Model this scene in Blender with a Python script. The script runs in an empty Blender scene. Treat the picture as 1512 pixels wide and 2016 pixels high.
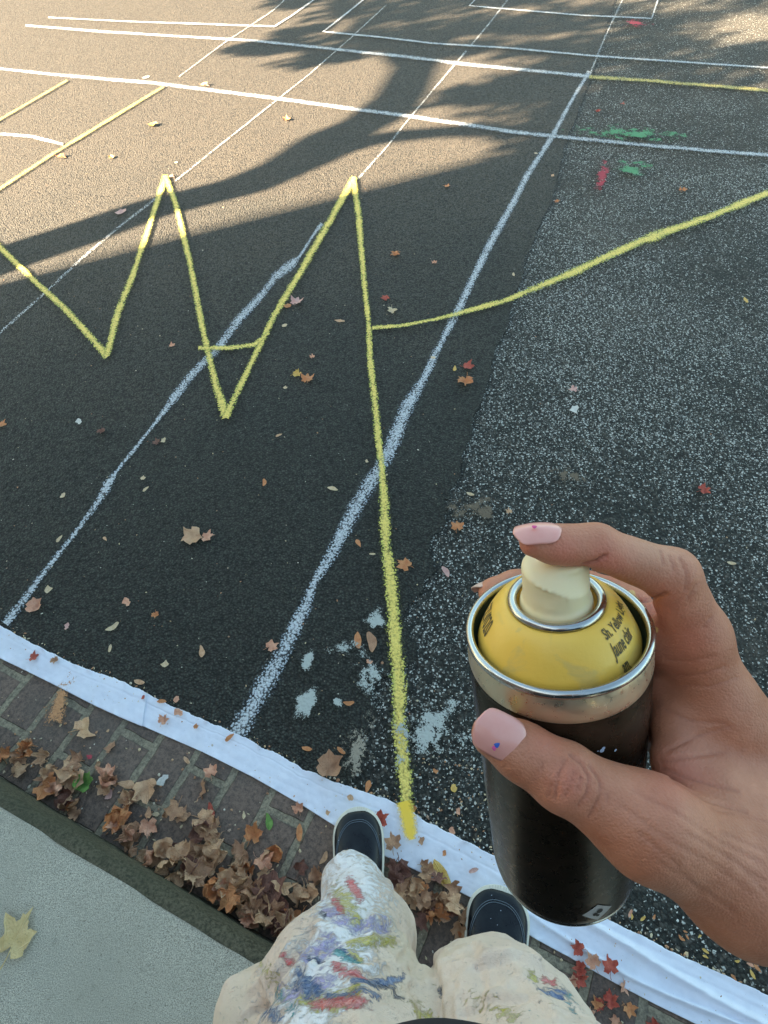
import bpy, bmesh, math, random
import numpy as np
from mathutils import Vector, Matrix, noise
random.seed(7); rng = np.random.default_rng(7)
SC = bpy.context.scene; COL = SC.collection

# ------------------------------------------------------------------ camera
F, CX, CY, CH = 1190.0, 756.0, 1008.0, 1.4          # focal length and centre in photo pixels, height in metres
_r1 = np.array([1575-CX, -660-CY, F]); _r2 = np.array([-3600-CX, -280-CY, F])
UP = np.cross(_r2, _r1); UP /= np.linalg.norm(UP); UP = UP if UP[1] < 0 else -UP
FW = np.array([0, 0, 1.]) - UP[2]*UP; FW /= np.linalg.norm(FW)
RT = np.cross(FW, UP)
R = np.stack([RT, FW, UP])
if np.linalg.det(R) < 0: R[0] *= -1
O = np.array([0, 0, CH])
def cam2w(p): return (np.asarray(p) @ R.T) + O
def ray(x, y): return R @ np.array([(x-CX)/F, (y-CY)/F, 1.0])
def G(x, y, z=0.0):                                   # where the sight line meets height z
    d = ray(x, y); t = (z-CH)/d[2]; return O + d*t
def P(x, y, d): return np.array([(x-CX)/F*d, (y-CY)/F*d, d])   # camera-frame point at a depth

cd = bpy.data.cameras.new('camera'); cam = bpy.data.objects.new('camera', cd); COL.objects.link(cam)
cd.sensor_fit = 'VERTICAL'; cd.sensor_height = 36; cd.lens = F/2016*36; cd.clip_start = .01; cd.clip_end = 500
m = Matrix.Identity(4)
for i in range(3): m[i][0] = R[i,0]; m[i][1] = -R[i,1]; m[i][2] = -R[i,2]; m[i][3] = O[i]
cam.matrix_world = m; SC.camera = cam

# ------------------------------------------------------------------ light
SUN_AZ = np.array([.938, .347]); SUN_EL = math.radians(24)       # direction the light travels over the ground
w = bpy.data.worlds.new('World'); SC.world = w; w.use_nodes = True
nt = w.node_tree; bg = nt.nodes['Background']; sk = nt.nodes.new('ShaderNodeTexSky')
sk.sky_type = 'NISHITA'; sk.sun_disc = False; sk.sun_elevation = SUN_EL
to_sun = np.array([-SUN_AZ[0]*math.cos(SUN_EL), -SUN_AZ[1]*math.cos(SUN_EL), math.sin(SUN_EL)])
sk.sun_rotation = math.atan2(to_sun[0], to_sun[1]); sk.dust_density = 2.0; sk.ozone_density = 1.0
mxs = nt.nodes.new('ShaderNodeMix'); mxs.data_type = 'RGBA'; mxs.blend_type = 'MULTIPLY'; mxs.inputs[0].default_value = 1
nt.links.new(sk.outputs[0], mxs.inputs[6]); mxs.inputs[7].default_value = (.665, .685, .565, 1); nt.links.new(mxs.outputs[2], bg.inputs[0]); bg.inputs[1].default_value = .05
sl = bpy.data.lights.new('sun', 'SUN'); sl.energy = 5.0; sl.angle = math.radians(.6); sl.color = (1, .80, .57)
so = bpy.data.objects.new('sun', sl); COL.objects.link(so)
so.rotation_euler = Vector(to_sun).to_track_quat('Z', 'Y').to_euler(); so.location = (-20, -8, 15)
SC.view_settings.view_transform = 'Standard'; SC.view_settings.look = 'None'
SC.view_settings.exposure = 4.02; SC.view_settings.gamma = 1

# ------------------------------------------------------------------ helpers
def obj(name, verts, faces, mat=None, parent=None, smooth=True, uv=None):
    me = bpy.data.meshes.new(name)
    me.from_pydata([tuple(map(float, v)) for v in verts], [], [tuple(int(i) for i in f) for f in faces]); me.update()
    if uv is not None:
        l = me.uv_layers.new(name='UVMap'); idx = np.zeros(len(me.loops), dtype=np.int32); me.loops.foreach_get('vertex_index', idx)
        l.data.foreach_set('uv', np.asarray(uv, dtype=np.float32)[idx].ravel())
    if smooth: me.polygons.foreach_set('use_smooth', [True]*len(me.polygons))
    if mat: me.materials.append(mat)
    o = bpy.data.objects.new(name, me); COL.objects.link(o)
    if parent is not None: o.parent = parent
    return o
def tag(o, label, cat, group=None, kind=None):
    if label: o['label'] = label
    if cat: o['category'] = cat
    if group: o['group'] = group
    if kind: o['kind'] = kind
    return o
def empty(name, loc=(0,0,0)):
    o = bpy.data.objects.new(name, None); COL.objects.link(o); o.location = loc; o.empty_display_size = .05; return o
def attr(o, name, vals):
    a = o.data.attributes.new(name, 'FLOAT', 'POINT'); a.data.foreach_set('value', np.asarray(vals, dtype=np.float32))

class N:                                              # tiny node-tree builder
    def __init__(s, name):
        s.m = bpy.data.materials.new(name); s.m.use_nodes = True; s.t = s.m.node_tree
        s.b = s.t.nodes['Principled BSDF']; s.out = s.t.nodes['Material Output']
    def n(s, typ, **kw):
        nd = s.t.nodes.new('ShaderNode'+typ)
        for k, v in kw.items(): setattr(nd, k, v)
        return nd
    def l(s, a, b): s.t.links.new(a, b)
    def pos(s, scale=(1,1,1), rot=(0,0,0), loc=(0,0,0)):
        g = s.n('NewGeometry'); mp = s.n('Mapping'); mp.inputs['Scale'].default_value = scale
        mp.inputs['Rotation'].default_value = rot; mp.inputs['Location'].default_value = loc
        s.l(g.outputs['Position'], mp.inputs[0]); return mp.outputs[0]
    def objc(s, scale=(1,1,1)):
        g = s.n('TexCoord'); mp = s.n('Mapping'); mp.inputs['Scale'].default_value = scale
        s.l(g.outputs['Object'], mp.inputs[0]); return mp.outputs[0]
    def noise(s, v, sc, det=3, rough=.5, dist=0, col=False):
        x = s.n('TexNoise'); s.l(v, x.inputs['Vector']); x.inputs['Scale'].default_value = sc
        x.inputs['Detail'].default_value = det; x.inputs['Roughness'].default_value = rough; x.inputs['Distortion'].default_value = dist
        return x.outputs['Color' if col else 'Fac']
    def vor(s, v, sc, feat='F1', out='Distance', rnd=1):
        x = s.n('TexVoronoi', feature=feat); s.l(v, x.inputs['Vector']); x.inputs['Scale'].default_value = sc
        x.inputs['Randomness'].default_value = rnd; return x.outputs[out]
    def ramp(s, f, stops, interp='LINEAR'):
        r = s.n('ValToRGB'); r.color_ramp.interpolation = interp; e = r.color_ramp.elements
        while len(e) < len(stops): e.new(.5)
        for i, (p, c) in enumerate(stops):
            e[i].position = p; e[i].color = (c, c, c, 1) if isinstance(c, (int, float)) else (*c, 1)
        s.l(f, r.inputs[0]); return r.outputs[0]
    def mix(s, f, a, b, mode='MIX'):
        x = s.n('Mix', data_type='RGBA', blend_type=mode)
        for v, i in ((f, 0), (a, 6), (b, 7)):
            if isinstance(v, (int, float)): x.inputs[i].default_value = v if i == 0 else (v, v, v, 1)
            elif isinstance(v, tuple): x.inputs[i].default_value = (*v, 1)
            else: s.l(v, x.inputs[i])
        return x.outputs[2]
    def math(s, op, a, b=0.0, c=None, clamp=False):
        x = s.n('Math', operation=op); x.use_clamp = clamp
        for i, v in enumerate((a, b) if c is None else (a, b, c)):
            if isinstance(v, (int, float)): x.inputs[i].default_value = v
            else: s.l(v, x.inputs[i])
        return x.outputs[0]
    def attr(s, name):
        x = s.n('Attribute'); x.attribute_name = name; return x.outputs['Fac']
    def bump(s, h, dist=.001, strength=1, prev=None):
        x = s.n('Bump'); x.inputs['Distance'].default_value = dist; x.inputs['Strength'].default_value = strength
        s.l(h, x.inputs['Height'])
        if prev is not None: s.l(prev, x.inputs['Normal'])
        return x.outputs[0]
    def set(s, col=None, rough=None, metal=None, nrm=None, alpha=None, spec=None, sss=None):
        for v, k in ((col, 'Base Color'), (rough, 'Roughness'), (metal, 'Metallic'), (nrm, 'Normal'), (alpha, 'Alpha'), (spec, 'Specular IOR Level')):
            if v is None: continue
            if isinstance(v, (int, float)): s.b.inputs[k].default_value = v
            elif isinstance(v, tuple): s.b.inputs[k].default_value = (*v, 1)
            else: s.l(v, s.b.inputs[k])
        return s.m
def plain(name, col, rough=.5, metal=0, spec=.5, var=.15, sc=60):
    k = N(name); v = k.objc(); f = k.noise(v, sc, 4)
    c2 = tuple(c*(1-var*1.6) for c in col); c1 = tuple(min(1, c*(1+var)) for c in col)
    r = k.ramp(k.noise(v, sc*.5, 5), [(0, rough*.8), (1, min(1, rough*1.2))])
    return k.set(k.mix(f, c2, c1), r, metal, spec=spec)

# ------------------------------------------------------------------ ground materials
def dust(k, v, base, amt=.75):                     # pale dust away from the kerb; also lightens the colour to add sunlight
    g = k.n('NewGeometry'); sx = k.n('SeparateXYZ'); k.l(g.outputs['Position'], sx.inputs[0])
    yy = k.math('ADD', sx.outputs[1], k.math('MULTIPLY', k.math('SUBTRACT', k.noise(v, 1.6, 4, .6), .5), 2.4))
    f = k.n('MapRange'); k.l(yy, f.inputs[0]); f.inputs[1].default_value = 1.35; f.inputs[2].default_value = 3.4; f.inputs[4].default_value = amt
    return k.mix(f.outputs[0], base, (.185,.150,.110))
def asphalt_new():
    k = N('fresh sealed asphalt'); v = k.pos()
    wv = k.n('VectorMath', operation='MULTIPLY_ADD'); k.l(k.noise(v, 60, 2, col=True), wv.inputs[0]); wv.inputs[1].default_value = (.006,)*3; k.l(v, wv.inputs[2]); v2 = wv.outputs[0]
    d = k.vor(v2, 175); d2 = k.vor(v2, 400); n1 = k.noise(v, 3, 4); n2 = k.noise(v, 60, 3); n4 = k.noise(v, 500, 2)
    cell = k.vor(v2, 175, out='Color'); sep = k.n('SeparateColor'); k.l(cell, sep.inputs[0])
    base = k.ramp(sep.outputs[0], [(0, (.017,.023,.019)), (.5, (.038,.046,.039)), (.85, (.066,.075,.062)), (1, (.108,.115,.096))])
    base = k.mix(k.ramp(n1, [(.35, 0.), (.7, .5)]), base, (.052,.057,.045))
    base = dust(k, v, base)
    pit = k.ramp(d, [(.0, 1.), (.35, .85), (.62, .12)]); base = k.mix(1., base, pit, 'MULTIPLY')
    base = k.mix(1., base, k.ramp(n4, [(.3, .6), (.7, 1.)]), 'MULTIPLY')
    sp = k.vor(k.pos(loc=(3.1,1.7,0)), 42, out='Distance'); spc = k.vor(k.pos(loc=(3.1,1.7,0)), 42, out='Color')
    s2 = k.n('SeparateColor'); k.l(spc, s2.inputs[0])
    fleck = k.math('MULTIPLY', k.math('LESS_THAN', sp, .07), k.math('GREATER_THAN', s2.outputs[1], .86))
    base = k.mix(fleck, base, (.45,.44,.38))
    h = k.math('ADD', k.math('MULTIPLY', d, -1.0), k.math('MULTIPLY', d2, -.35)); h = k.math('ADD', h, k.math('MULTIPLY', n2, .6))
    return k.set(base, k.ramp(n2, [(.3, .55), (.7, .8)]), nrm=k.bump(h, .0058, 1.), spec=.4)
def asphalt_old():
    k = N('worn asphalt with exposed pale stones'); v = k.pos()
    wv = k.n('VectorMath', operation='MULTIPLY_ADD'); k.l(k.noise(v, 150, 3, col=True), wv.inputs[0]); wv.inputs[1].default_value = (.010,)*3; k.l(v, wv.inputs[2]); v2 = wv.outputs[0]
    n1 = k.noise(v, 1.7, 5, .62); n2 = k.noise(v, 60, 3); n3 = k.noise(v, 9, 3)
    d = k.vor(v2, 125); cell = k.vor(v2, 125, out='Color'); sep = k.n('SeparateColor'); k.l(cell, sep.inputs[0])
    db = k.vor(v2, 230); cb = k.vor(v2, 230, out='Color'); sb = k.n('SeparateColor'); k.l(cb, sb.inputs[0])
    base = k.ramp(sep.outputs[0], [(0, (.016,.021,.018)), (.55, (.040,.044,.038)), (.8, (.075,.073,.062)), (1, (.12,.11,.09))])
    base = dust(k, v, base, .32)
    nn = k.math('ADD', n1, k.math('MULTIPLY', k.math('SUBTRACT', n3, .5), .35))
    gy = k.n('NewGeometry'); sy = k.n('SeparateXYZ'); k.l(gy.outputs['Position'], sy.inputs[0]); wy = k.math('ABSOLUTE', k.math('SUBTRACT', sy.outputs[1], 1.75)); nn = k.math('ADD', nn, k.math('SUBTRACT', .10, k.math('MULTIPLY', wy, .11)))
    thr = k.ramp(nn, [(.34, .88), (.5, .66), (.64, .46)])
    pit = k.ramp(d, [(.0, 1.), (.4, .8), (.7, .2)]); base = k.mix(1., base, pit, 'MULTIPLY')
    for dd, ss, e0, e1 in ((db, sb, .30, .42), (d, sep, .27, .40)):
        st = k.math('GREATER_THAN', ss.outputs[1], thr); core = k.ramp(dd, [(e0, 1.), (e1, 0.)])
        stc = k.mix(ss.outputs[2], (.20,.21,.19), (.74,.74,.68)); base = k.mix(k.math('MULTIPLY', st, core), base, stc)
    dirt = k.ramp(k.noise(v, 1.3, 4, .6), [(.56, 0.), (.72, .4)]); base = k.mix(dirt, base, (.11,.092,.07))
    h = k.math('ADD', k.math('MULTIPLY', d, -1.2), k.math('MULTIPLY', n2, .5))
    return k.set(base, .75, nrm=k.bump(h, .0065, .9), spec=.35)
M_new, M_old = asphalt_new(), asphalt_old()

def paint_mat(name, core, edge, dens=1.0, pits=.55):
    k = N(name); v = k.pos(); uvn = k.n('UVMap'); sx = k.n('SeparateXYZ'); k.l(uvn.outputs[0], sx.inputs[0])
    u = k.math('ABSOLUTE', k.math('SUBTRACT', sx.outputs[0], .5)); mm = k.math('MULTIPLY_ADD', u, -2.0, 1.0)   # 1 in the middle
    grain = k.noise(v, 700, 3, .75); slow = k.noise(v, 16, 3); mid = k.noise(v, 130, 3, .6); wv = k.n('VectorMath', operation='MULTIPLY_ADD'); k.l(k.noise(v, 60, 2, col=True), wv.inputs[0]); wv.inputs[1].default_value = (.006,)*3; k.l(v, wv.inputs[2]); d = k.vor(wv.outputs[0], 175)
    pr_ = k.ramp(mm, [(.0, 0.), (.25, .16), (.55, .75), (.85, 1.)])
    pitm = k.ramp(d, [(.30, 0.), (.60, 1.)])
    a = k.math('MULTIPLY', pr_, 1.28*dens); a = k.math('ADD', a, k.math('MULTIPLY', k.math('SUBTRACT', slow, .5), .55))
    a = k.math('SUBTRACT', a, k.math('MULTIPLY', pitm, pits*1.15)); a = k.math('ADD', a, k.math('MULTIPLY', k.math('SUBTRACT', mid, .5), .9)); a = k.math('ADD', a, k.math('MULTIPLY', k.math('SUBTRACT', grain, .5), 1.5))
    al = k.ramp(a, [(.22, 0.), (.72, .95)]); al = k.math('MULTIPLY', al, k.ramp(mm, [(0., 0.), (.2, 1.)]))
    col = k.mix(k.ramp(k.math('ADD', mm, k.math('MULTIPLY', k.math('SUBTRACT', slow, .5), .9)), [(.25, 0.), (.8, 1.)]), edge, core); col = k.mix(k.ramp(mid, [(.35, .45), (.6, 0.)]), col, tuple(c*.55 for c in core))
    return k.set(col, .6, nrm=k.bump(k.math('MULTIPLY', d, -1), .0045, .7), alpha=al)
YEL = paint_mat('yellow spray paint', (.90,.70,.16), (.38,.48,.09))
WHT = paint_mat('white spray paint', (.58,.61,.63), (.36,.42,.48), .86)
THIN = paint_mat('thin worn white paint', (.66,.67,.66), (.45,.5,.52), .75, .7)
OYL = paint_mat('faded yellow paint', (.62,.50,.14), (.45,.42,.12), .85)

def resample(pts, step):
    out = [pts[0]]
    for a, b in zip(pts[:-1], pts[1:]):
        n = max(1, int(math.hypot(b[0]-a[0], b[1]-a[1])/step))
        for i in range(1, n+1): out.append(tuple(a[j]+(b[j]-a[j])*i/n for j in range(len(a))))
    return out
_z = [0.0052]
def stripe(px, mat, label, cat='painted line', group=None, name='painted_line', spread=1.7, wob=.10, seed=0):
    """px: (x, y, width) in photo pixels, laid down on the ground plane."""
    _z[0] += .0004; z = _z[0]
    px = list(px)                                     # lines cut by the photo's edge run on beyond it
    def ext(a, b, L): d_ = math.hypot(b[0]-a[0], b[1]-a[1]); return (b[0]+(b[0]-a[0])/d_*L, b[1]+(b[1]-a[1])/d_*L, b[2])
    if px[-1][0] >= 1540: px.append(ext(px[-2], px[-1], 420))
    if px[0][0] <= -20: px.insert(0, ext(px[1], px[0], 420))
    if px[-1][1] <= -3: px.append(ext(px[-2], px[-1], 160))
    if px[0][1] <= -3: px.insert(0, ext(px[1], px[0], 160))
    pts = resample(px, 14); n = len(pts); V = []; UV = []
    c = np.array([[p[0], p[1]] for p in pts]); t = np.gradient(c, axis=0); t /= np.linalg.norm(t, axis=1)[:, None]
    for k_ in range(2): t[1:-1] = (t[:-2]+t[1:-1]+t[2:])/3; t /= np.linalg.norm(t, axis=1)[:, None]
    nn = np.stack([-t[:,1], t[:,0]], 1); s = 0
    for i in range(n):
        wd = pts[i][2]*spread/2*(.82 if mat is WHT else .92)*(1+wob*noise.noise(Vector((i*.35, seed, 0)))*2)
        off = noise.noise(Vector((i*.12, seed+9, 0)))*pts[i][2]*.12
        p0, p1 = G(*(c[i]+nn[i]*(off-wd)), z), G(*(c[i]+nn[i]*(off+wd)), z)
        for q in range(5): V.append(p0+(p1-p0)*q/4); UV.append((q/4, s))
        if i < n-1: s += np.linalg.norm(G(*c[i+1])-G(*c[i]))
    Fc = [(i*5+q, i*5+q+1, i*5+q+6, i*5+q+5) for i in range(n-1) for q in range(4)]
    o = obj(name, V, Fc, mat, uv=UV); return tag(o, label, cat, group)

# ------------------------------------------------------------------ ground sheets
big = 60
old = obj('old_asphalt', [(-big,-big,0),(big,-big,0),(big,big,0),(-big,big,0)], [(0,1,2,3)], M_old, smooth=False); old['kind'] = 'structure'
edge_px = [(700,1560),(695,1480),(742,1400),(760,1340),(800,1300),(815,1210),(852,1080),(880,1000),(905,930),(930,850),(962,740),(1005,610),(1040,500),(1090,380),(1112,285),(1165,150),(1212,0)]
ep = [G(*p)[:2] for p in edge_px]; d = ep[-1]-ep[-2]; d /= np.linalg.norm(d); ep.append(ep[-1]+d*3); ep.append(ep[-1]+d*50)
ep = resample([tuple(p) for p in ep[:-1]], .012)+[tuple(ep[-1])]
ring = []
for i, p in enumerate(ep):
    q = Vector((p[0]*9, p[1]*9, 0)); r_ = Vector((p[0]*60, p[1]*60, 4)); near = 1.8 if p[1] < 1.1 else .8
    ring.append((p[0]+(noise.noise(q)*.02+noise.noise(r_)*.012)*near, p[1]+noise.noise(r_+Vector((5,5,5)))*.01*near))
S0 = G(700,1560); left = [(-55, 28), (-55, 60)]
# the seal stops under the paper strip: its lower edge runs along the strip
low = [G(700,1575)[:2], G(480,1475)[:2], G(0,1262)[:2]]; dl = low[-1]-low[0]; dl /= np.linalg.norm(dl); low.append(low[-1]+dl*60)
poly = [tuple(p) for p in low[::-1]]+ring+[(-55, 60)]
me = bpy.data.meshes.new('new_asphalt'); bm = bmesh.new()
vs = [bm.verts.new((p[0], p[1], .004)) for p in poly]; fc = bm.faces.new(vs); fc.normal_update()
if fc.normal.z < 0: fc.normal_flip()
bmesh.ops.triangulate(bm, faces=[fc]); bm.to_mesh(me); bm.free(); me.materials.append(M_new)
o = bpy.data.objects.new('new_asphalt', me); COL.objects.link(o); o['kind'] = 'structure'

# kerb frame: u along the kerb, v from road towards pavement
K0 = G(0,1528)[:2]; K1 = G(516,1838)[:2]; KU = (K1-K0)/np.linalg.norm(K1-K0); KV = np.array([KU[1], -KU[0]])
if KV[1] > 0: KV = -KV
def K(u, v, z=0): p = K0+KU*u+KV*v; return (p[0], p[1], z)
ANG = math.atan2(KU[1], KU[0])
def brick_mat():
    k = N('brown gutter pavers'); v = k.pos(rot=(0, 0, -ANG+math.pi/2))
    wv = k.n('VectorMath', operation='MULTIPLY_ADD'); k.l(k.noise(v, 22, 3, col=True), wv.inputs[0]); wv.inputs[1].default_value = (.009,)*3; k.l(v, wv.inputs[2])
    b = k.n('TexBrick'); k.l(wv.outputs[0], b.inputs['Vector']); b.inputs['Scale'].default_value = 1
    b.inputs['Brick Width'].default_value = .2; b.inputs['Row Height'].default_value = .098; b.inputs['Mortar Size'].default_value = .0095; b.inputs['Mortar Smooth'].default_value = .25
    b.inputs['Color1'].default_value = (.17,.122,.098,1); b.inputs['Color2'].default_value = (.23,.162,.125,1); b.inputs['Mortar'].default_value = (.34,.29,.20,1)
    n1 = k.noise(v, 130, 4, .7); n2 = k.noise(v, 7, 4); c = k.mix(k.ramp(n1, [(.35, .7), (.62, 0.)]), b.outputs['Color'], (.045,.04,.036))
    c = k.mix(k.ramp(n2, [(.45, 0.), (.75, .55)]), c, (.11,.10,.085))
    h = k.math('ADD', k.math('MULTIPLY', b.outputs['Fac'], -1.3), k.math('MULTIPLY', n1, .9))
    return k.set(c, .85, nrm=k.bump(h, .004, .9), spec=.3)
gv0 = float(np.dot(G(560,1530)[:2]-K0, KV))
o = obj('brick_gutter', [K(-12,gv0,.0045),K(12,gv0,.0045),K(12,.02,.0045),K(-12,.02,.0045)], [(3,2,1,0)], brick_mat(), smooth=False); o['kind'] = 'structure'
GUT = o
def conc(name, c1, c2, c3, sc=220, b=.003):
    k = N(name); v = k.pos(); n1 = k.noise(v, sc, 4, .75); n2 = k.noise(v, 5, 5, .6); n3 = k.noise(v, 40, 4, .6)
    c = k.mix(k.ramp(n1, [(.40, 0.), (.60, 1.)]), c1, c2); c = k.mix(k.ramp(n2, [(.42, 0.), (.72, .6)]), c, c3)
    pv = k.vor(v, 70); c = k.mix(k.ramp(pv, [(.05, .6), (.13, 0.)]), c, tuple(x*.35 for x in c1))
    c = k.mix(k.ramp(n3, [(.6, 0.), (.75, .4)]), c, tuple(x*.5 for x in c1))
    return k.set(c, .85, nrm=k.bump(k.math('ADD', n1, k.math('MULTIPLY', n3, .8)), b, .9), spec=.3)
M_kerb = conc('dark greenish kerb face', (.045,.042,.026), (.13,.115,.075), (.045,.05,.03), 160, .004)  # kerb face toned darker and greener than the pavement top
M_pave = conc('pale concrete pavement', (.28,.25,.19), (.84,.79,.65), (.46,.43,.34), 560, .005)
KH = .15
prof = [(0,-.1),(0,0),(.006,KH-.02),(.012,KH-.009),(.020,KH-.002),(.032,KH)]
us = np.linspace(-9, 9, 400); V = []; 
for u in us:
    for v_, z_ in prof:
        j = noise.noise(Vector((u*14, v_*30, z_*20)))*.003+noise.noise(Vector((u*60, v_*30, z_*60)))*.0018
        V.append(K(u, v_+j, z_+(j*.5 if z_ > .1 else 0)))
n = len(prof); Fc = [(i*n+q, i*n+q+1, (i+1)*n+q+1, (i+1)*n+q) for i in range(len(us)-1) for q in range(n-1)]
o = obj('kerb', V, Fc, M_kerb); o['kind'] = 'structure'
o = obj('pavement', [K(-9,.031,KH-.0005),K(9,.031,KH-.0005),K(9,6,KH+.02),K(-9,6,KH+.02)], [(3,2,1,0)], M_pave, smooth=False); o['kind'] = 'structure'

# ------------------------------------------------------------------ painted lines
gA = 'white guide lines receding up the asphalt'; gB = 'white cross lines'; gC = 'yellow letter strokes'
stripe([(466,1446,44),(520,1350,44),(560,1280,40),(600,1195,30),(618,1148,18),(650,1095,32),(700,1000,36),(745,925,34),(770,880,36),(800,805,34),(835,745,22),(860,690,16),(905,605,20),(925,560,19),(965,480,20),(1010,400,17),(1040,340,15),(1090,265,13),(1130,190,9),(1160,140,11)], WHT, 'thick soft white sprayed line running up past the right side of the yellow letters', seed=1, group=gA)
stripe([(1160,150,5),(1190,75,4),(1230,-10,4)], THIN, 'thin white line continuing the thick white line beyond the second cross line at the top', seed=2, group=gA)
stripe([(10,1228,22),(80,1135,15),(140,1060,11),(195,985,16),(212,955,24),(232,925,9),(300,840,9),(345,780,20),(380,735,20),(430,685,20),(470,630,22),(515,580,18),(540,545,20),(575,520,24),(590,505,7),(622,455,8),(634,440,12)], WHT, 'pale sprayed line crossing the middle yellow V from the left end of the paper', seed=3, group=gA)
stripe([(705,352,5),(760,290,4),(810,228,4),(850,180,4),(918,100,5)], THIN, 'short thin white line rising from the right yellow peak across two cross lines', seed=4, group=gA)
stripe([(925,92,3),(960,50,4),(1003,-5,4)], THIN, 'faint thin white line at the top edge left of the white box', seed=5, group=gA)
stripe([(-20,672,7),(0,655,6),(90,575,6),(160,510,6),(230,450,6),(305,392,6)], THIN, 'thin white line crossing the leftmost yellow stroke', seed=6, group=gA)
stripe([(345,356,4),(440,280,4),(533,206,4),(610,145,3),(690,75,3),(760,10,3)], THIN, 'long faint white line running from the left yellow peak to the top edge', seed=7, group=gA)
stripe([(352,151,3),(440,85,3),(538,20,3),(560,0,3)], THIN, 'faintest thin white line crossing the left open corner mark', seed=8, group=gA)
stripe([(-20,133,7),(100,146,8),(300,163,9),(500,188,9),(800,228,10),(1000,258,10),(1090,268,10),(1300,288,9),(1540,308,10)], WHT, 'lower long white cross line spanning the whole width', seed=9, group=gB)
stripe([(50,50,6),(200,62,7),(330,70,6),(500,80,7),(760,107,8),(915,126,9),(1160,150,9)], WHT, 'second long white cross line spanning up to the thick receding line', seed=10, group=gB)
stripe([(1160,151,9),(1300,160,8),(1540,180,8)], OYL, 'yellow continuation of the second cross line at the upper right edge', seed=11)
stripe([(95,34,4),(250,42,4),(400,47,5),(540,52,5),(575,30,4),(625,-6,4)], WHT, 'white open corner mark at the upper left', seed=12, group=gB)
stripe([(722,-6,4),(680,28,5),(636,62,5),(760,74,5),(850,85,5),(1000,94,5),(1170,110,5),(1350,122,5),(1540,135,5)], WHT, 'white corner mark whose long side runs right to the edge', seed=13, group=gB)
stripe([(940,-6,4),(924,11,4),(1050,22,4),(1150,30,4),(1283,36,4),(1297,-6,4)], WHT, 'white three sided box outline at the top right', seed=14, group=gB)
stripe([(-20,262,8),(60,268,8),(124,284,7)], WHT, 'short white line at the left edge ending on the yellow diagonal', seed=15, group=gB)
stripe([(-20,384,7),(100,305,7),(220,232,7),(322,170,6)], OYL, 'yellow diagonal line at the left edge meeting the lower cross line', seed=16)
stripe([(-20,246,5),(60,200,5),(132,158,5)], OYL, 'faint yellow diagonal line at the far upper left', seed=17)
stripe([(-30,462,14),(0,487,14),(60,545,13),(120,600,14),(170,655,15),(212,702,18)], YEL, 'leftmost yellow stroke falling to the lower left point', seed=18, group=gC)
stripe([(210,700,14),(230,620,16),(262,540,14),(295,440,12),(326,345,14)], YEL, 'yellow stroke rising from the lower left point to the left peak', seed=19, group=gC)
stripe([(324,345,14),(345,400,12),(370,500,14),(400,650,14),(425,760,17),(446,822,22)], YEL, 'yellow stroke falling from the left peak to the bottom of the middle V', seed=20, group=gC)
stripe([(444,822,16),(490,725,13),(540,620,14),(600,520,16),(650,435,15),(697,348,15)], YEL, 'yellow stroke rising from the middle V to the right peak', seed=21, group=gC)
stripe([(695,348,14),(706,430,16),(716,540,14),(726,640,13),(730,720,16),(742,830,18),(750,920,17),(757,1000,24),(762,1080,28),(772,1180,32),(780,1290,34),(787,1400,36),(794,1500,36),(800,1600,32)], YEL, 'longest yellow stroke running from the right peak down to the paper strip', seed=22, group=gC, spread=1.55)
stripe([(390,685,9),(455,684,11),(500,678,11),(530,655,8)], YEL, 'short yellow crossbar inside the middle V', seed=23, group=gC)
stripe([(733,645,9),(790,641,8),(850,630,7),(900,617,11),(1000,590,12),(1060,565,13),(1130,535,17),(1200,503,16),(1268,472,19),(1290,465,22),(1330,450,15),(1400,425,15),(1540,368,17)], YEL, 'curved yellow stroke sweeping right from the long stroke to the right edge', seed=24, group=gC)

# blotches on the ground
def blot_mat(name, col, dens):
    k = N(name); v = k.pos(); a = k.attr('fall'); g = k.noise(v, 260, 4, .8); g2 = k.noise(v, 28, 4, .6)
    s = k.math('ADD', k.math('MULTIPLY', k.math('SUBTRACT', a, .45), dens*2.2), k.math('ADD', k.math('MULTIPLY', k.math('SUBTRACT', g, .5), 3.6), k.math('MULTIPLY', k.math('SUBTRACT', g2, .5), 5.5)))
    al = k.math('MULTIPLY', k.ramp(s, [(.45, 0.), (.6, 1.)]), k.ramp(a, [(0., 0.), (.12, 1.)])); d = k.vor(v, 135)
    return k.set(k.mix(g, tuple(c*.8 for c in col), col), .8, nrm=k.bump(k.math('MULTIPLY', d, -1), .003, .6), alpha=al)
B_grey = blot_mat('dried grey plaster', (.46,.49,.45), 1.5); B_sp = blot_mat('sparse grey plaster', (.46,.49,.45), .9)
B_red = blot_mat('red chalk', (.42,.05,.07), 1.1); B_grn = blot_mat('green chalk', (.10,.30,.14), .9); B_brn = blot_mat('dry brown dirt', (.15,.115,.075), 1.0); B_tan = blot_mat('tan grit', (.33,.29,.22), 1.1)
def blot(cx, cy, rx, ry, rot, mat, name, label, cat, group=None):
    _z[0] += .0004; V = []; A = []; n = 24; rings = 6
    for j in range(rings+1):
        for i in range(n):
            a = 2*math.pi*i/n; rr = j/rings*(1+.22*noise.noise(Vector((math.cos(a)*1.3+cx, math.sin(a)*1.3, cy*.1))))
            x, y = math.cos(a)*rx*1.35*rr, math.sin(a)*ry*1.35*rr; c_, s_ = math.cos(rot), math.sin(rot)
            V.append(G(cx+x*c_-y*s_, cy+x*s_+y*c_, _z[0])); A.append(1-j/rings)
    Fc = [(j*n+i, (j+1)*n+i, (j+1)*n+(i+1)%n, j*n+(i+1)%n) for j in range(rings) for i in range(n)]
    o = obj(name, V, Fc, mat); attr(o, 'fall', A); o.data.update(); return tag(o, label, cat, group)
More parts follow.
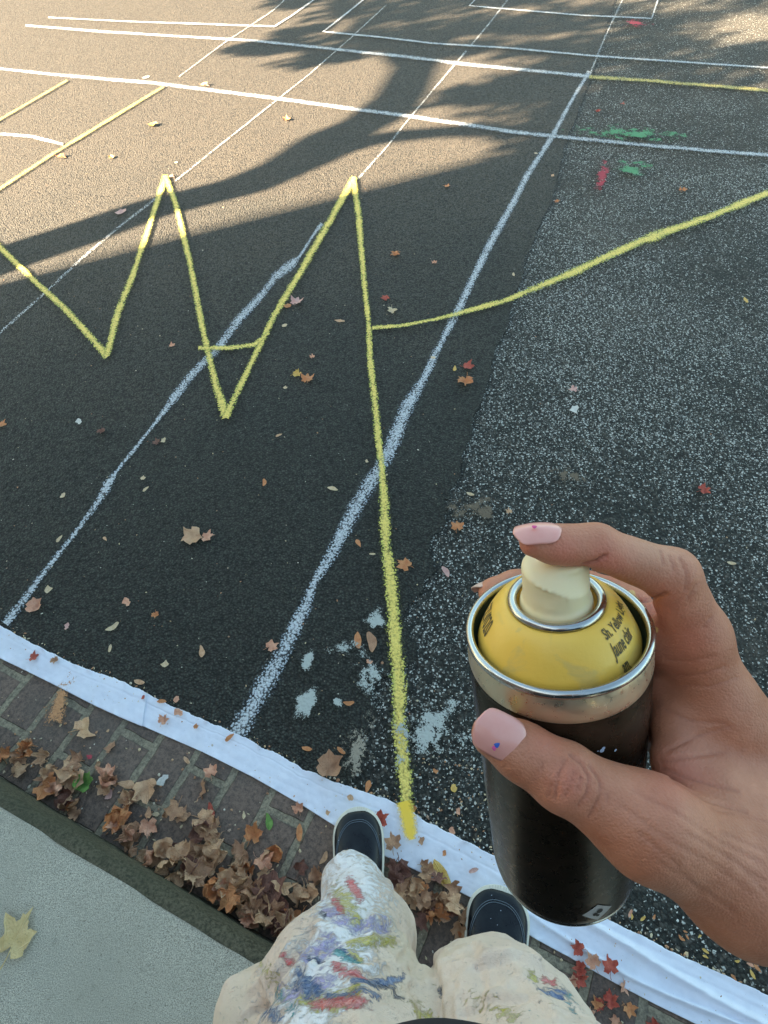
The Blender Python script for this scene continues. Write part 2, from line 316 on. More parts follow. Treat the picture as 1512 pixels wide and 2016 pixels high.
gp = 'dried plaster patches on the asphalt'
blot(744,1220,29,28,0,B_grey,'plaster_patch','round grey plaster patch touching the long yellow stroke','patch',gp)
blot(606,1300,17,38,.25,B_grey,'plaster_patch','small upright grey plaster patch beside the thick white line','patch',gp)
blot(608,1378,50,24,-.9,B_grey,'plaster_patch','slanted ragged grey plaster patch below the upright one','patch',gp)
blot(664,1382,17,17,0,B_grey,'plaster_patch','small round grey plaster patch beside an orange leaflet','patch',gp)
blot(850,1440,70,75,.3,B_sp,'plaster_patch','large speckled grey plaster patch between the yellow stroke and the spray can','patch',gp)
blot(735,1330,40,55,-.4,B_sp,'plaster_patch','thin speckled plaster patch left of the yellow stroke','patch',gp)
blot(672,1275,38,30,.4,B_sp,'plaster_patch','faint speckled plaster patch above the small round one','patch',gp)
blot(705,1480,34,80,.35,B_tan,'grit_patch','tan grit patch beside the big brown leaf on the paper strip','patch')
blot(1186,348,13,36,.25,B_red,'chalk_mark','upright red chalk smear on the worn asphalt','chalk mark')
blot(1255,46,30,9,0,B_red,'chalk_mark','small flat red chalk smear under the white box outline','chalk mark')
blot(1248,332,40,18,0,B_grn,'chalk_mark','green chalk smear beside the red smear','chalk mark')
blot(1250,262,130,14,.06,B_grn,'chalk_mark','long green chalk streak just above the lower cross line','chalk mark')
B_org = blot_mat('orange chalk dust', (.55,.27,.12), .8)
blot(118,1385,20,62,.35,B_org,'chalk_mark','faint orange chalk smear on the pavers below the left paper strip','chalk mark')
blot(175,1490,9,8,0,B_red,'chalk_mark','tiny red chalk spot on the pavers left of the leaf pile','chalk mark')
blot(935,1005,60,26,-.2,B_brn,'dirt_patch','brown dirt patch above the upright orange leaf','patch')
blot(1120,935,48,22,.2,B_brn,'dirt_patch','faint brown dirt patch in the middle of the worn asphalt','patch')
# ------------------------------------------------------------------ house and tree that shade the foreground (left of the frame)
M_brick = (lambda k: k.set(k.mix(.0, (lambda b: (k.l(k.pos(rot=(math.pi/2,0,0)), b.inputs['Vector']), b.inputs.__getitem__('Scale').__setattr__('default_value', 4), b.outputs['Color'])[2])(k.n('TexBrick')), (.3,.2,.15)), .85))(N('house brick'))
_b = [n_ for n_ in M_brick.node_tree.nodes if n_.type == 'TEX_BRICK'][0]
_b.inputs['Color1'].default_value = (.28,.12,.08,1); _b.inputs['Color2'].default_value = (.22,.10,.07,1); _b.inputs['Mortar'].default_value = (.35,.32,.28,1)
def box(name, lo, hi, mat, parent=None):
    (a,b,c), (d_,e,f_) = lo, hi
    V = [(a,b,c),(d_,b,c),(d_,e,c),(a,e,c),(a,b,f_),(d_,b,f_),(d_,e,f_),(a,e,f_)]
    return obj(name, V, [(3,2,1,0),(4,5,6,7),(0,1,5,4),(1,2,6,5),(2,3,7,6),(3,0,4,7)], mat, parent, smooth=False)
hx, hy = -5.2, 1.016                                                # its corner edge draws the straight edge of the shade
house = tag(empty('brick_house', (hx, hy, 0)), 'two storey brick house standing left of the painted lot', 'house'); house.rotation_euler.z = math.atan2(SUN_AZ[1], SUN_AZ[0])
box('wall', (-8,-12,0), (0,0,5.6), M_brick, house)
M_trim = plain('white window trim', (.6,.6,.58), .5); M_glass = plain('dark window glass', (.03,.04,.05), .08)
obj('roof', [(-8.4,-12.4,5.6),(.3,-12.4,5.6),(.3,.02,5.6),(-8.4,.02,5.6),(-4,-9,7.6),(-4,-3,7.6)], [(0,1,4),(1,2,5,4),(2,3,5),(3,0,4,5),(3,2,1,0)], plain('slate roof', (.08,.08,.09), .7), house, smooth=False)
for yy in (-10.5,-7.5,-4.5,-1.8):
    for zz in (.9, 3.4):
        f_ = box('window', (-.02,yy,zz), (.03,yy+1.1,zz+1.4), M_trim, house); box('pane', (.0,yy+.07,zz+.07), (.036,yy+1.03,zz+1.33), M_glass, f_)

def tube(path, rad, seg=12, jit=.0, seed=0, caps=True):
    path = [np.array(p, float) for p in path]; V = []; Fc = []
    n = len(path); prev = None
    for i, p in enumerate(path):
        t = path[min(i+1, n-1)]-path[max(i-1, 0)]; t /= np.linalg.norm(t)
        if prev is None: u = np.cross(t, [0.3,1,.2])
        else: u = prev-t*np.dot(prev, t)
        u /= np.linalg.norm(u); prev = u; v = np.cross(t, u)
        for s in range(seg):
            a = 2*math.pi*s/seg; r_ = rad[i]*(1+jit*noise.noise(Vector((math.cos(a)*1.5, math.sin(a)*1.5, i*.6+seed))))
            V.append(p+(u*math.cos(a)+v*math.sin(a))*r_)
    for i in range(n-1):
        for s in range(seg): Fc.append((i*seg+s, i*seg+(s+1)%seg, (i+1)*seg+(s+1)%seg, (i+1)*seg+s))
    if caps: Fc += [tuple(range(seg))[::-1], tuple((n-1)*seg+s for s in range(seg))]
    return V, Fc
def merge(parts):
    V, Fc = [], []
    for v, f_ in parts: b = len(V); V += list(v); Fc += [tuple(i+b for i in q) for q in f_]
    return V, Fc
AZ3 = np.array([SUN_AZ[0], SUN_AZ[1], 0]); AZ3 /= np.linalg.norm(AZ3)
g0 = G(0,512); Bs = g0-AZ3*3.0
def back(px, py, ext=0):
    g = G(px, py); D = np.dot(g-Bs, AZ3)+ext; return g-AZ3*D+np.array([0,0,D*math.tan(SUN_EL)])
tree = tag(empty('shade_tree', tuple(Bs)), 'leafy tree leaning beside the brick house left of the painted lot', 'tree')
def rel(V): return [np.asarray(v)-Bs for v in V]
mainp = [Bs+np.array([-.35,-.75,-.1]), Bs+np.array([-.3,-.62,.6])]+[back(*q) for q in [(0,515),(150,465),(300,412),(480,368),(600,318),(680,262),(745,232),(790,185),(815,140),(845,105),(880,60)]]
br2 = [back(*q) for q in [(560,335),(660,298),(760,272),(900,258),(1050,258),(1200,280)]]
br3 = [back(*q) for q in [(815,140),(780,95),(700,70),(600,90),(520,92)]]
br4 = [back(*q) for q in [(760,225),(900,200),(1000,178),(1100,165)]]
V, Fc = merge([tube(mainp, [.22,.17,.115,.11,.105,.11,.115,.105,.095,.08,.075,.07,.05], 14, .2), tube(br2, [.06,.07,.065,.055,.06,.05], 10, .2), tube(br3, [.05,.06,.05,.05,.03], 8, .2), tube(br4, [.03,.03,.03,.02], 8, .2)])
obj('trunk', rel(V), Fc, plain('grey bark', (.13,.10,.075), .9, sc=12), tree)
cl = [(1000,178,.2),(1090,168,.28),(935,186,.12),(1110,215,.28),(1150,150,.3),(560,92,.13),(505,94,.10),(640,112,.17),(720,75,.16),(600,60,.1),(900,48,.25),(1010,55,.22),(1110,50,.3),(810,70,.16),(1170,100,.3),(1250,95,.33),(1350,135,.33),(1450,160,.33),(1220,180,.33),(1320,200,.33),(1400,240,.33),(1120,262,.22),(1200,15,.28),(1460,110,.2),(1300,50,.2),(690,18,.22),(860,10,.25),(1000,5,.25),(760,40,.12),(1230,230,.3),(930,95,.13),(1050,100,.14),(1500,0,.3),(620,0,.2),(1130,-40,.5),(900,-50,.4),(1350,-60,.5)]
V, Fc = [], []
for (px_, py_, r_) in cl:
    c0 = back(px_, py_, rng.uniform(-.3,.5))
    for q in range(int(60+r_*330)):
        dv = rng.normal(size=3); dv *= rng.uniform(0,1)**.5/np.linalg.norm(dv)
        p = c0+dv*np.array([r_*1.6, r_*1.15, r_*.75]); a = rng.normal(size=3); a /= np.linalg.norm(a); b_ = np.cross(a, rng.normal(size=3)); b_ /= np.linalg.norm(b_); s_ = rng.uniform(.04,.075)
        i0 = len(V); V += [p-a*s_, p+b_*s_*.6, p+a*s_, p-b_*s_*.6]; Fc.append((i0,i0+1,i0+2,i0+3))
kk = N('tree leaves'); oi = kk.noise(kk.pos(), 9, 3)
obj('crown', rel(V), Fc, kk.set(kk.ramp(oi, [(.3, (.05,.08,.02)), (.55, (.12,.11,.03)), (.7, (.22,.12,.03))]), .6), tree, smooth=False)

# ------------------------------------------------------------------ white paper strip
k = N('white masking paper'); v = k.pos(); n1 = k.noise(v, 45, 4, .6); n2 = k.noise(v, 260, 3, .7); n3 = k.noise(v, 9, 3)
c = k.mix(k.ramp(n1, [(.4, 0.), (.7, .5)]), (.74,.76,.84), (.62,.65,.74)); c = k.mix(k.ramp(n2, [(.66, 0.), (.74, .6)]), c, (.30,.29,.28)); c = k.mix(k.ramp(n3, [(.55, 0.), (.75, .25)]), c, (.45,.44,.42))
M_paper = k.set(c, .5, nrm=k.bump(k.math('ADD', k.vor(v, 26, 'DISTANCE_TO_EDGE'), k.math('MULTIPLY', n2, .15)), .0025, .35))
U_ = [(-60,1196),(0,1232),(60,1266),(150,1311),(250,1347),(330,1387),(480,1452),(560,1495),(640,1535),(700,1556),(762,1572),(852,1625),(983,1691),(1110,1762),(1200,1812),(1310,1868),(1400,1910),(1512,1962),(1620,2010)]
L_ = [(-60,1268),(0,1297),(60,1326),(120,1356),(190,1392),(280,1430),(400,1482),(500,1532),(601,1590),(661,1628),(757,1686),(812,1711),(943,1776),(1053,1849),(1118,1884),(1210,1936),(1290,1978),(1380,2022),(1480,2075)]
def param(pts, n):
    w_ = np.array([G(*p)[:2] for p in pts]); s = np.r_[0, np.cumsum(np.linalg.norm(np.diff(w_, axis=0), axis=1))]; t = np.linspace(0, s[-1], n)
    return np.stack([np.interp(t, s, w_[:,0]), np.interp(t, s, w_[:,1])], 1)
def strip(name, U, L, n, m_, z0, label, fold=0):
    a, b = param(U, n), param(L, n); V = []
    for i in range(n):
        x0 = i/(n-1)
        ju = noise.noise(Vector((i*.09, z0*99, 1)))*.004+noise.noise(Vector((i*.5, 3, z0*99)))*.0012
        for j in range(m_):
            t = j/(m_-1); p = a[i]*(1-t)+b[i]*t; p = p+(a[i]-b[i])/np.linalg.norm(a[i]-b[i])*ju*(1-t)
            q = Vector((p[0]*14, p[1]*14, z0*50)); Kp = np.dot(p-K0, KU); Kn = np.dot(p-K0, KV)
            rid = abs(noise.noise(Vector((Kp*5, Kn*60, 2))))          # ridges run along the strip
            z = z0+.0022*abs(noise.noise(q))+.0022*rid*(0.4+fold*max(0, p[0]-.1)*5)+.0007*abs(noise.noise(q*5))-.0009*math.exp(-((t-.27-.03*noise.noise(Vector((Kp*3,0,0))))/.018)**2)
            lift = noise.noise(Vector((i*.11, 0 if t < .5 else 7, 5))); e_ = max(0, 1-min(t, 1-t)*5); z += e_*e_*max(0, lift)*.007
            if fold and p[0] > .15:
                sl_ = t-.38-.12*math.sin(Kp*9); z += .011*math.exp(-(sl_/.07)**2)*min(1, (p[0]-.15)*5); sl2 = t-.72+.06*math.sin(Kp*13); z += .009*math.exp(-(sl2/.05)**2)*min(1, (p[0]-.15)*5)
            V.append((p[0], p[1], z))
    Fc = [(i*m_+j, (i+1)*m_+j, (i+1)*m_+j+1, i*m_+j+1) for i in range(n-1) for j in range(m_-1)]
    o = obj(name, V, Fc, M_paper); sd = o.modifiers.new('thickness', 'SOLIDIFY'); sd.thickness = .0004; sd.offset = 1
    return tag(o, label, 'paper strip', 'white paper strips along the edge of the asphalt')
strip('paper_strip', [u for u in U_ if u[0] <= 250]+[(292,1368)], [l for l in L_ if l[0] <= 190]+[(240,1415),(283,1433)], 260, 30, .0095, 'shorter white paper strip whose torn end overlaps at the left')
strip('paper_strip', [(225,1335)]+[u for u in U_ if u[0] >= 250], [(210,1398)]+[l for l in L_ if l[0] >= 280], 700, 44, .0068, 'long wrinkled white paper strip running under the left shoe to the lower right', fold=1)
# yellow dab on the strip
k = N('yellow paint on paper'); v = k.pos(); uvn = k.n('UVMap'); sx = k.n('SeparateXYZ'); k.l(uvn.outputs[0], sx.inputs[0])
mm = k.math('MULTIPLY_ADD', k.math('ABSOLUTE', k.math('SUBTRACT', sx.outputs[0], .5)), -2.0, 1.0)
YD = k.set((.92,.60,.05), .5, alpha=k.ramp(k.math('ADD', k.math('MULTIPLY', mm, k.ramp(k.math('MULTIPLY', sx.outputs[1], .06), [(0., 1.), (.75, 1.), (1., 0.)])), k.math('MULTIPLY', k.math('SUBTRACT', k.noise(v, 220, 4, .7), .5), .9)), [(.12, 0.), (.6, .95)]))
pts = resample([(794,1578,40),(803,1610,40),(808,1640,37),(811,1653,22)], 5); V = []; UV = []
dirp = np.array([.25,1.]); nn_ = np.array([1,-.25])/1.03
for i, p in enumerate(pts):
    for q in range(9):
        o_ = (q/8-.5)*p[2]; g_ = G(p[0]+nn_[0]*o_, p[1]+nn_[1]*o_, .017); V.append(g_); UV.append((q/8, i))
o = obj('paint_dab', V, [(i*9+q, i*9+q+1, i*9+q+10, i*9+q+9) for i in range(len(pts)-1) for q in range(8)], YD, uv=UV)
tag(o, 'solid yellow dab where the long stroke ends on the white paper strip', 'paint mark')
DAB = o

# ------------------------------------------------------------------ leaves
def leafmat(name, c1, c2, rough=.55):
    k = N(name); v = k.objc(); g = k.n('TexCoord'); sx = k.n('SeparateXYZ'); k.l(g.outputs['Object'], sx.inputs[0])
    n1 = k.noise(v, 2.2, 4, .6); n2 = k.noise(v, 14, 3, .6); c = k.mix(k.ramp(n1, [(.35, 0.), (.65, 1.)]), c1, c2); c = k.mix(k.ramp(n2, [(.62, 0.), (.72, .6)]), c, tuple(x*.4 for x in c1))
    an = k.math('ARCTAN2', sx.outputs[0], k.math('ADD', sx.outputs[1], .45)); ve = k.math('ABSOLUTE', k.math('SINE', k.math('MULTIPLY', an, 4.5)))
    c = k.mix(k.ramp(ve, [(.0, .35), (.09, 0.)]), c, tuple(min(1, x*1.6+.03) for x in c2))
    m_ = k.set(c, rough, nrm=k.bump(k.math('ADD', k.ramp(ve, [(0, 1.), (.2, 0.)]), n2), .02, .5)); 
    return m_
LM = {'tan': leafmat('tan dry leaf', (.56,.31,.165), (.70,.44,.26)), 'brown': leafmat('brown dry leaf', (.39,.20,.11), (.54,.30,.17)), 'dark': leafmat('dark brown leaf', (.17,.07,.05), (.27,.12,.08)),
 'orange': leafmat('orange leaf', (.58,.20,.07), (.66,.30,.12)), 'salmon': leafmat('salmon leaf', (.66,.29,.17), (.78,.42,.27)), 'red': leafmat('red leaf', (.42,.06,.04), (.55,.12,.07)),
 'yellow': leafmat('yellow leaf', (.72,.42,.08), (.80,.55,.16)), 'cream': leafmat('cream leaflet', (.62,.45,.25), (.72,.58,.38)), 'green': leafmat('green leaf', (.10,.24,.04), (.20,.36,.08)), 'pink': leafmat('pinkish leaf', (.60,.32,.28), (.72,.45,.38)), 'white': leafmat('white chip', (.60,.58,.52), (.74,.72,.66))}
def maple_outline(v):
    r0 = random.Random(v); lobes = [(90,1.0),(38,.88),(142,.88),(-18,.58),(198,.58)]
    key = [(-90,.16),(-62,.50),(-22,.68),(-2,.50),(12,.62),(38,.92),(56,.62),(66,.54),(76,.70),(90,1.0),(104,.70),(114,.54),(124,.62),(142,.92),(168,.62),(182,.50),(202,.68),(242,.50)]
    out = []
    for i, (a, r_) in enumerate(key):
        r_ *= r0.uniform(.85,1.12); out.append((a+r0.uniform(-3,3), r_))
        a2, r2 = key[(i+1) % len(key)]; a2 = a2 if a2 > a else a2+360
        out.append(((a+a2)/2+r0.uniform(-2,2), (r_+r2)/2*r0.uniform(.80,.98)))
    return [(math.cos(math.radians(a))*r_, math.sin(math.radians(a))*r_) for a, r_ in out]
def leaf_mesh(kind, v, curl, stem=True):
    """unit leaf: outline fan in rings, bent and crumpled; local size about 2 across"""
    r0 = random.Random(v*7+1)
    if kind == 'M': ol = maple_outline(v)
    elif kind == 'O': ol = [(math.copysign(abs(math.cos(a))**1.35, math.cos(a))*.36*(1+.16*math.sin(a*3+v*1.7)+r0.uniform(-.08,.08))+.07*math.sin(a*2+v), math.sin(a)*(1 if math.sin(a) > 0 else .9)) for a in [i*math.pi/9 for i in range(18)]]
    elif kind == 'H': ol = [(x+r0.uniform(-.04,.04), y+r0.uniform(-.04,.04)) for x, y in [(.12,-.55),(.45,-.62),(.62,-.50),(.80,-.15),(.62,.02),(.72,.32),(.95,.55),(.60,.62),(.34,.60),(.22,.85),(0,1.1),(-.18,.80),(-.40,.72),(-.75,.45),(-.60,.20),(-.82,-.05),(-.66,-.40),(-.40,-.58),(-.12,-.50)]]
    else: ol = [(math.cos(a)*r0.uniform(.45,1), math.sin(a)*r0.uniform(.3,.9)) for a in [i*math.pi/5 for i in range(10)]]
    V = [(0,-.05,0)]; nr = 4; n = len(ol); sd = r0.uniform(0, 50)
    for j in range(1, nr+1):
        for x, y in ol: V.append((x*j/nr, -.05+(y+.05)*j/nr, 0))
    Fc = [(0, 1+i, 1+(i+1) % n) for i in range(n)]+[(1+(j-1)*n+i, 1+j*n+i, 1+j*n+(i+1) % n, 1+(j-1)*n+(i+1) % n) for j in range(1, nr) for i in range(n)]
    if stem and kind in 'MHO':
        b = len(V); L = .75 if kind == 'M' else .35; w_ = .022; N_ = 6
        for i in range(N_):
            t = i/(N_-1); x = .12*math.sin(t*2.2)*(1 if v % 2 else -1); y = -.1-L*t
            V += [(x-w_,y,.0),(x+w_,y,.0),(x,y,.035)]
        for i in range(N_-1):
            for q in range(3): Fc.append((b+i*3+q, b+i*3+(q+1)%3, b+(i+1)*3+(q+1)%3, b+(i+1)*3+q))
    out = []
    for x, y, z in V:
        rr = math.hypot(x, y); zz = z+curl*(.30*x*x+.18*y*y*(1 if v % 3 else -.4))+curl*.28*noise.noise(Vector((x*1.7+sd, y*1.7, sd)))+.10*curl*abs(math.sin(math.atan2(x, y+.3)*4.5))*rr
        s = 1-.18*curl*rr; out.append((x*s, y*s, zz))
    mn = min(o_[2] for o_ in out); return [(x, y, z-mn) for x, y, z in out], Fc
_lc = {}
def leaf_data(kind, v, curl, mk):
    key = (kind, v, round(curl, 1), mk)
    if key not in _lc:
        V, Fc = leaf_mesh(kind, v, curl); me = bpy.data.meshes.new('leaf_'+mk); me.from_pydata(V, [], Fc); me.polygons.foreach_set('use_smooth', [True]*len(Fc)); me.materials.append(LM[mk]); me.update(); _lc[key] = me
    return _lc[key]
CATN = {'M': ('maple_leaf', 'leaf'), 'O': ('leaflet', 'leaflet'), 'H': ('broad_leaf', 'leaf'), 'F': ('leaf_fragment', 'leaf fragment')}
def put_leaf(kind, x, y, z, size, rz, mk, label, group=None, curl=.7, tilt=(0,0), v=None, name=None, cat=None):
    v = rng.integers(0, 6) if v is None else v
    o = bpy.data.objects.new(name or CATN[kind][0], leaf_data(kind, int(v), curl, mk)); COL.objects.link(o)
    o.location = (x, y, z); o.scale = (size/2,)*3; o.rotation_euler = (tilt[0], tilt[1], rz)
    return tag(o, label, cat or CATN[kind][1], group)
def leafpx(kind, px_, py_, spx, mk, rot, label, curl=.6, z=.006, **kw):
    """rot: direction of the leaf tip in the photo, degrees anticlockwise from right"""
    g = G(px_, py_, z); a = math.radians(rot); g2 = G(px_+8*math.cos(a), py_-8*math.sin(a), z); dd = g2-g
    across = np.linalg.norm(G(px_+spx/2, py_, z)-G(px_-spx/2, py_, z))
    return put_leaf(kind, g[0], g[1], z, across*1.22, math.atan2(dd[1], dd[0])-math.pi/2, mk, label, curl=curl, **kw)
TP = .016
LST = [('M',583,596,34,'pink',60,'pinkish maple leaf on the rising yellow stroke of the middle V'),('F',566,603,16,'orange',200,'orange scrap beside the pinkish leaf on the middle V'),
('M',780,501,24,'orange',200,'small orange maple leaf above the start of the curved yellow stroke'),('M',855,518,15,'salmon',90,'tiny salmon leaf left of the thick receding line'),
('M',760,588,22,'red',150,'dark red leaf just right of the long yellow stroke'),('M',773,611,27,'cream',270,'cream maple leaf just above the curved yellow stroke'),
('O',669,632,20,'tan',175,'tan leaflet lying flat left of the long yellow stroke'),('M',338,681,17,'salmon',30,'small salmon leaf left of the yellow crossbar'),('F',560,641,12,'cream',60,'cream scrap beside the middle V stroke'),
('M',615,703,15,'salmon',90,'tiny salmon leaf right of the middle V above the leaf pair'),('M',583,738,25,'yellow',10,'yellowish maple leaf touching the orange red one'),('M',605,748,35,'orange',80,'orange red maple leaf with stem next to the yellowish one'),
('F',562,763,10,'cream',0,'cream speck below the leaf pair'),('M',919,722,33,'red',0,'dark red leaf above the large orange leaf by the seal edge'),('M',916,751,42,'orange',265,'large orange star leaf right of the thick receding line'),
('O',895,726,15,'yellow',80,'yellow leaflet left of the dark red leaf'),('M',1130,769,24,'pink',170,'pinkish red leaf on the speckled worn asphalt'),('F',1131,806,24,'white',0,'white scrap below the pinkish red leaf on worn asphalt'),
('O',1011,541,12,'cream',100,'cream leaflet beside the thick line near the seal edge'),('F',853,704,13,'cream',80,'cream scrap on the thick white line'),('F',156,830,16,'white',20,'white scrap at the far left below the yellow point'),
('M',200,849,22,'dark',270,'dark brown crumpled leaf at the left below the yellow point'),('M',309,871,20,'dark',170,'dark reddish leaf on the pale blue white line'),('F',322,867,14,'cream',20,'cream scrap beside the dark reddish leaf'),
('O',549,857,13,'tan',20,'small tan leaflet below the middle V'),('O',520,951,18,'orange',85,'orange leaflet in the dark asphalt between the white lines'),('O',656,963,21,'cream',165,'cream leaflet left of the thick white line'),
('F',722,908,9,'cream',40,'cream fleck on the thick white line crossing'),('H',381,1056,46,'tan',200,'tan folded leaf joined to a smaller curled one'),('M',406,1058,34,'salmon',10,'curled salmon leaf touching the tan folded leaf'),
('H',69,1196,36,'salmon',90,'salmon heart shaped leaf near the left end of the pale line'),('M',306,1210,20,'orange',270,'small bright orange leaf in the lower left asphalt'),('O',221,1235,26,'cream',30,'long cream leaflet above the left paper strip'),
('M',900,1040,36,'orange',90,'upright orange maple leaf above the spray can'),('M',1002,1008,18,'tan',100,'small tan leaf above the spray can'),('O',926,973,16,'cream',160,'cream leaflet above the brown dirt patch'),('O',924,996,11,'cream',0,'tiny cream leaflet in the brown dirt patch'),
('M',1383,966,33,'red',10,'bright red maple leaf alone at the right'),('M',799,1114,40,'orange',150,'orange maple leaf with stem touching the long yellow stroke'),('O',878,1127,26,'pink',120,'pinkish leaflet left of the spray can'),
('O',706,1070,19,'orange',120,'orange leaflet between the thick white line and yellow stroke'),('O',763,1107,21,'cream',0,'cream leaflet lying on the long yellow stroke'),('O',733,1091,12,'cream',0,'thin cream leaflet left of the long yellow stroke'),('O',1440,1109,17,'cream',170,'cream leaflet at the right edge beyond the index finger'),
('M',534,1275,34,'salmon',30,'salmon maple leaf on the thick white line'),('O',705,1262,34,'orange',95,'orange brown leaflet, left one of a pair beside the round plaster patch'),('O',731,1266,42,'brown',100,'brown leaflet, right one of a pair beside the round plaster patch'),
('O',686,1384,21,'orange',0,'orange leaflet beside the small round plaster patch'),('F',727,1303,14,'salmon',90,'salmon scrap above the speckled plaster patch'),
('O',605,1474,20,'orange',170,'orange leaflet just above the long paper strip'),('O',672,1478,20,'orange',140,'orange leaflet above the big brown leaf'),('O',724,1550,24,'orange',75,'orange leaflet at the paper edge right of the big brown leaf'),
('F',893,1552,16,'yellow',120,'yellow scrap right of the long yellow stroke'),('F',857,1518,12,'orange',90,'orange scrap on the speckled asphalt by the yellow stroke'),('F',812,1592,20,'orange',90,'orange scrap where the yellow stroke meets the paper'),('F',902,1597,14,'salmon',20,'salmon scrap near the paper edge left of the can'),('F',890,1637,20,'salmon',20,'salmon scrap on the paper edge left of the can'),
('M',565,236,22,'orange',90,'small orange leaf on the sunlit asphalt below the lower cross line'),('M',300,248,22,'yellow',0,'yellow orange leaf on the sunlit asphalt at the upper left'),('M',402,170,22,'tan',0,'tan leaf on the lower cross line'),('F',287,153,15,'white',0,'white scrap on the lower cross line'),
('M',120,311,22,'orange',0,'orange leaf beside the yellow diagonal line'),('M',220,311,15,'yellow',80,'small yellow leaf right of the yellow diagonal line'),('F',347,320,8,'cream',0,'cream fleck above the left yellow peak'),('M',337,349,14,'tan',0,'small tan leaf at the left yellow peak'),('F',238,418,24,'pink',0,'pinkish scrap in the trunk shadow'),
('M',879,367,16,'orange',0,'small orange leaf in the shade right of the right yellow peak'),('M',1343,376,22,'orange',45,'orange leaf on worn asphalt above the curved stroke'),('M',1095,398,14,'orange',0,'small orange leaf at the upper seal edge'),('F',1088,346,12,'tan',0,'tan scrap at the upper seal edge'),('M',1225,205,12,'red',0,'small red leaf between the cross lines at the right'),('M',1176,220,14,'red',0,'small red leaf beside the thick line between the cross lines'),
('M',3,836,24,'orange',0,'orange leaf cut by the left edge of the photo'),('O',1468,591,18,'yellow',120,'yellow leaflet at the right edge below the curved stroke'),('F',1055,302,8,'cream',0,'cream fleck above the lower cross line in shade'),
('O',217,1277,16,'cream',80,'small cream leaflet above the left paper strip'),('F',132,1233,14,'pink',0,'pinkish scrap in the lower left asphalt'),('F',250,1185,20,'salmon',30,'salmon scrap pair in the lower left asphalt'),('F',95,1161,20,'cream',0,'thin cream scrap near the heart shaped leaf'),('O',117,1061,16,'cream',50,'cream leaflet near the pale line at the left'),('F',124,976,16,'cream',0,'cream scrap left of the pale line'),('F',282,941,12,'cream',0,'cream scrap right of the pale line'),('O',287,963,14,'cream',40,'thin cream leaflet right of the pale line'),('O',207,1061,12,'tan',130,'tiny tan leaflet right of the pale line'),
('O',397,1283,24,'tan',95,'tan leaflet standing above the long paper strip'),('F',325,1308,18,'cream',60,'cream scrap above the overlap of the paper strips'),('O',275,1343,22,'tan',165,'tan leaflet at the edge of the paper overlap'),('F',347,1377,14,'salmon',100,'salmon scrap at the paper edge')]
for t_ in LST:
    kd, a_, b_, s_, mk, ro_, lb = t_; leafpx(kd, a_, b_, s_, mk, ro_, lb, curl=.9 if kd in 'MH' else .4)
for t_ in [('H',649,1511,58,'brown',90,'big brown wedge shaped leaf on the edge of the paper strip'),('M',65,1294,26,'red',20,'red leaf on the left paper strip'),('M',108,1299,22,'brown',270,'brown leaf on the left paper strip'),('M',321,1420,28,'salmon',60,'salmon leaf on the paper strip near the overlap'),('F',352,1402,20,'salmon',50,'salmon scrap on the paper strip near the overlap'),
 ('F',386,1430,12,'orange',0,'small orange scrap on the paper strip'),('O',452,1452,20,'orange',40,'orange leaflet on the paper strip by the thick white line'),('F',282,1373,11,'red',0,'red fleck on the left paper strip'),('O',318,1381,18,'orange',0,'orange leaflet on the upper edge of the paper strip'),('F',875,1680,14,'orange',0,'orange scrap on the paper strip between the shoes'),('O',932,1714,20,'pink',20,'pinkish leaflet on the paper strip between the shoes'),('F',690,1570,14,'tan',0,'tan scrap on the paper strip above the left shoe'),('F',645,1600,12,'tan',0,'tan scrap on the paper strip left of the left shoe'),
 ('M',747,1616,42,'red',30,'bright red leaf against the left shoe on the paper strip'),('M',774,1662,46,'brown',100,'brown leaf right of the left shoe on the paper strip'),('F',830,1655,16,'brown',0,'brown scrap near the yellow dab'),('M',1140,1868,36,'red',160,'red leaf on the paper strip right of the right shoe'),('M',1168,1895,40,'salmon',120,'salmon leaf on the lower edge of the paper strip at the right'),('M',1200,1905,44,'red',100,'dark red leaf on the lower edge of the paper strip at the right')]:
    kd, a_, b_, s_, mk, ro_, lb = t_; leafpx(kd, a_, b_, s_, mk, ro_, lb, curl=.9 if kd in 'MH' else .4, z=TP)
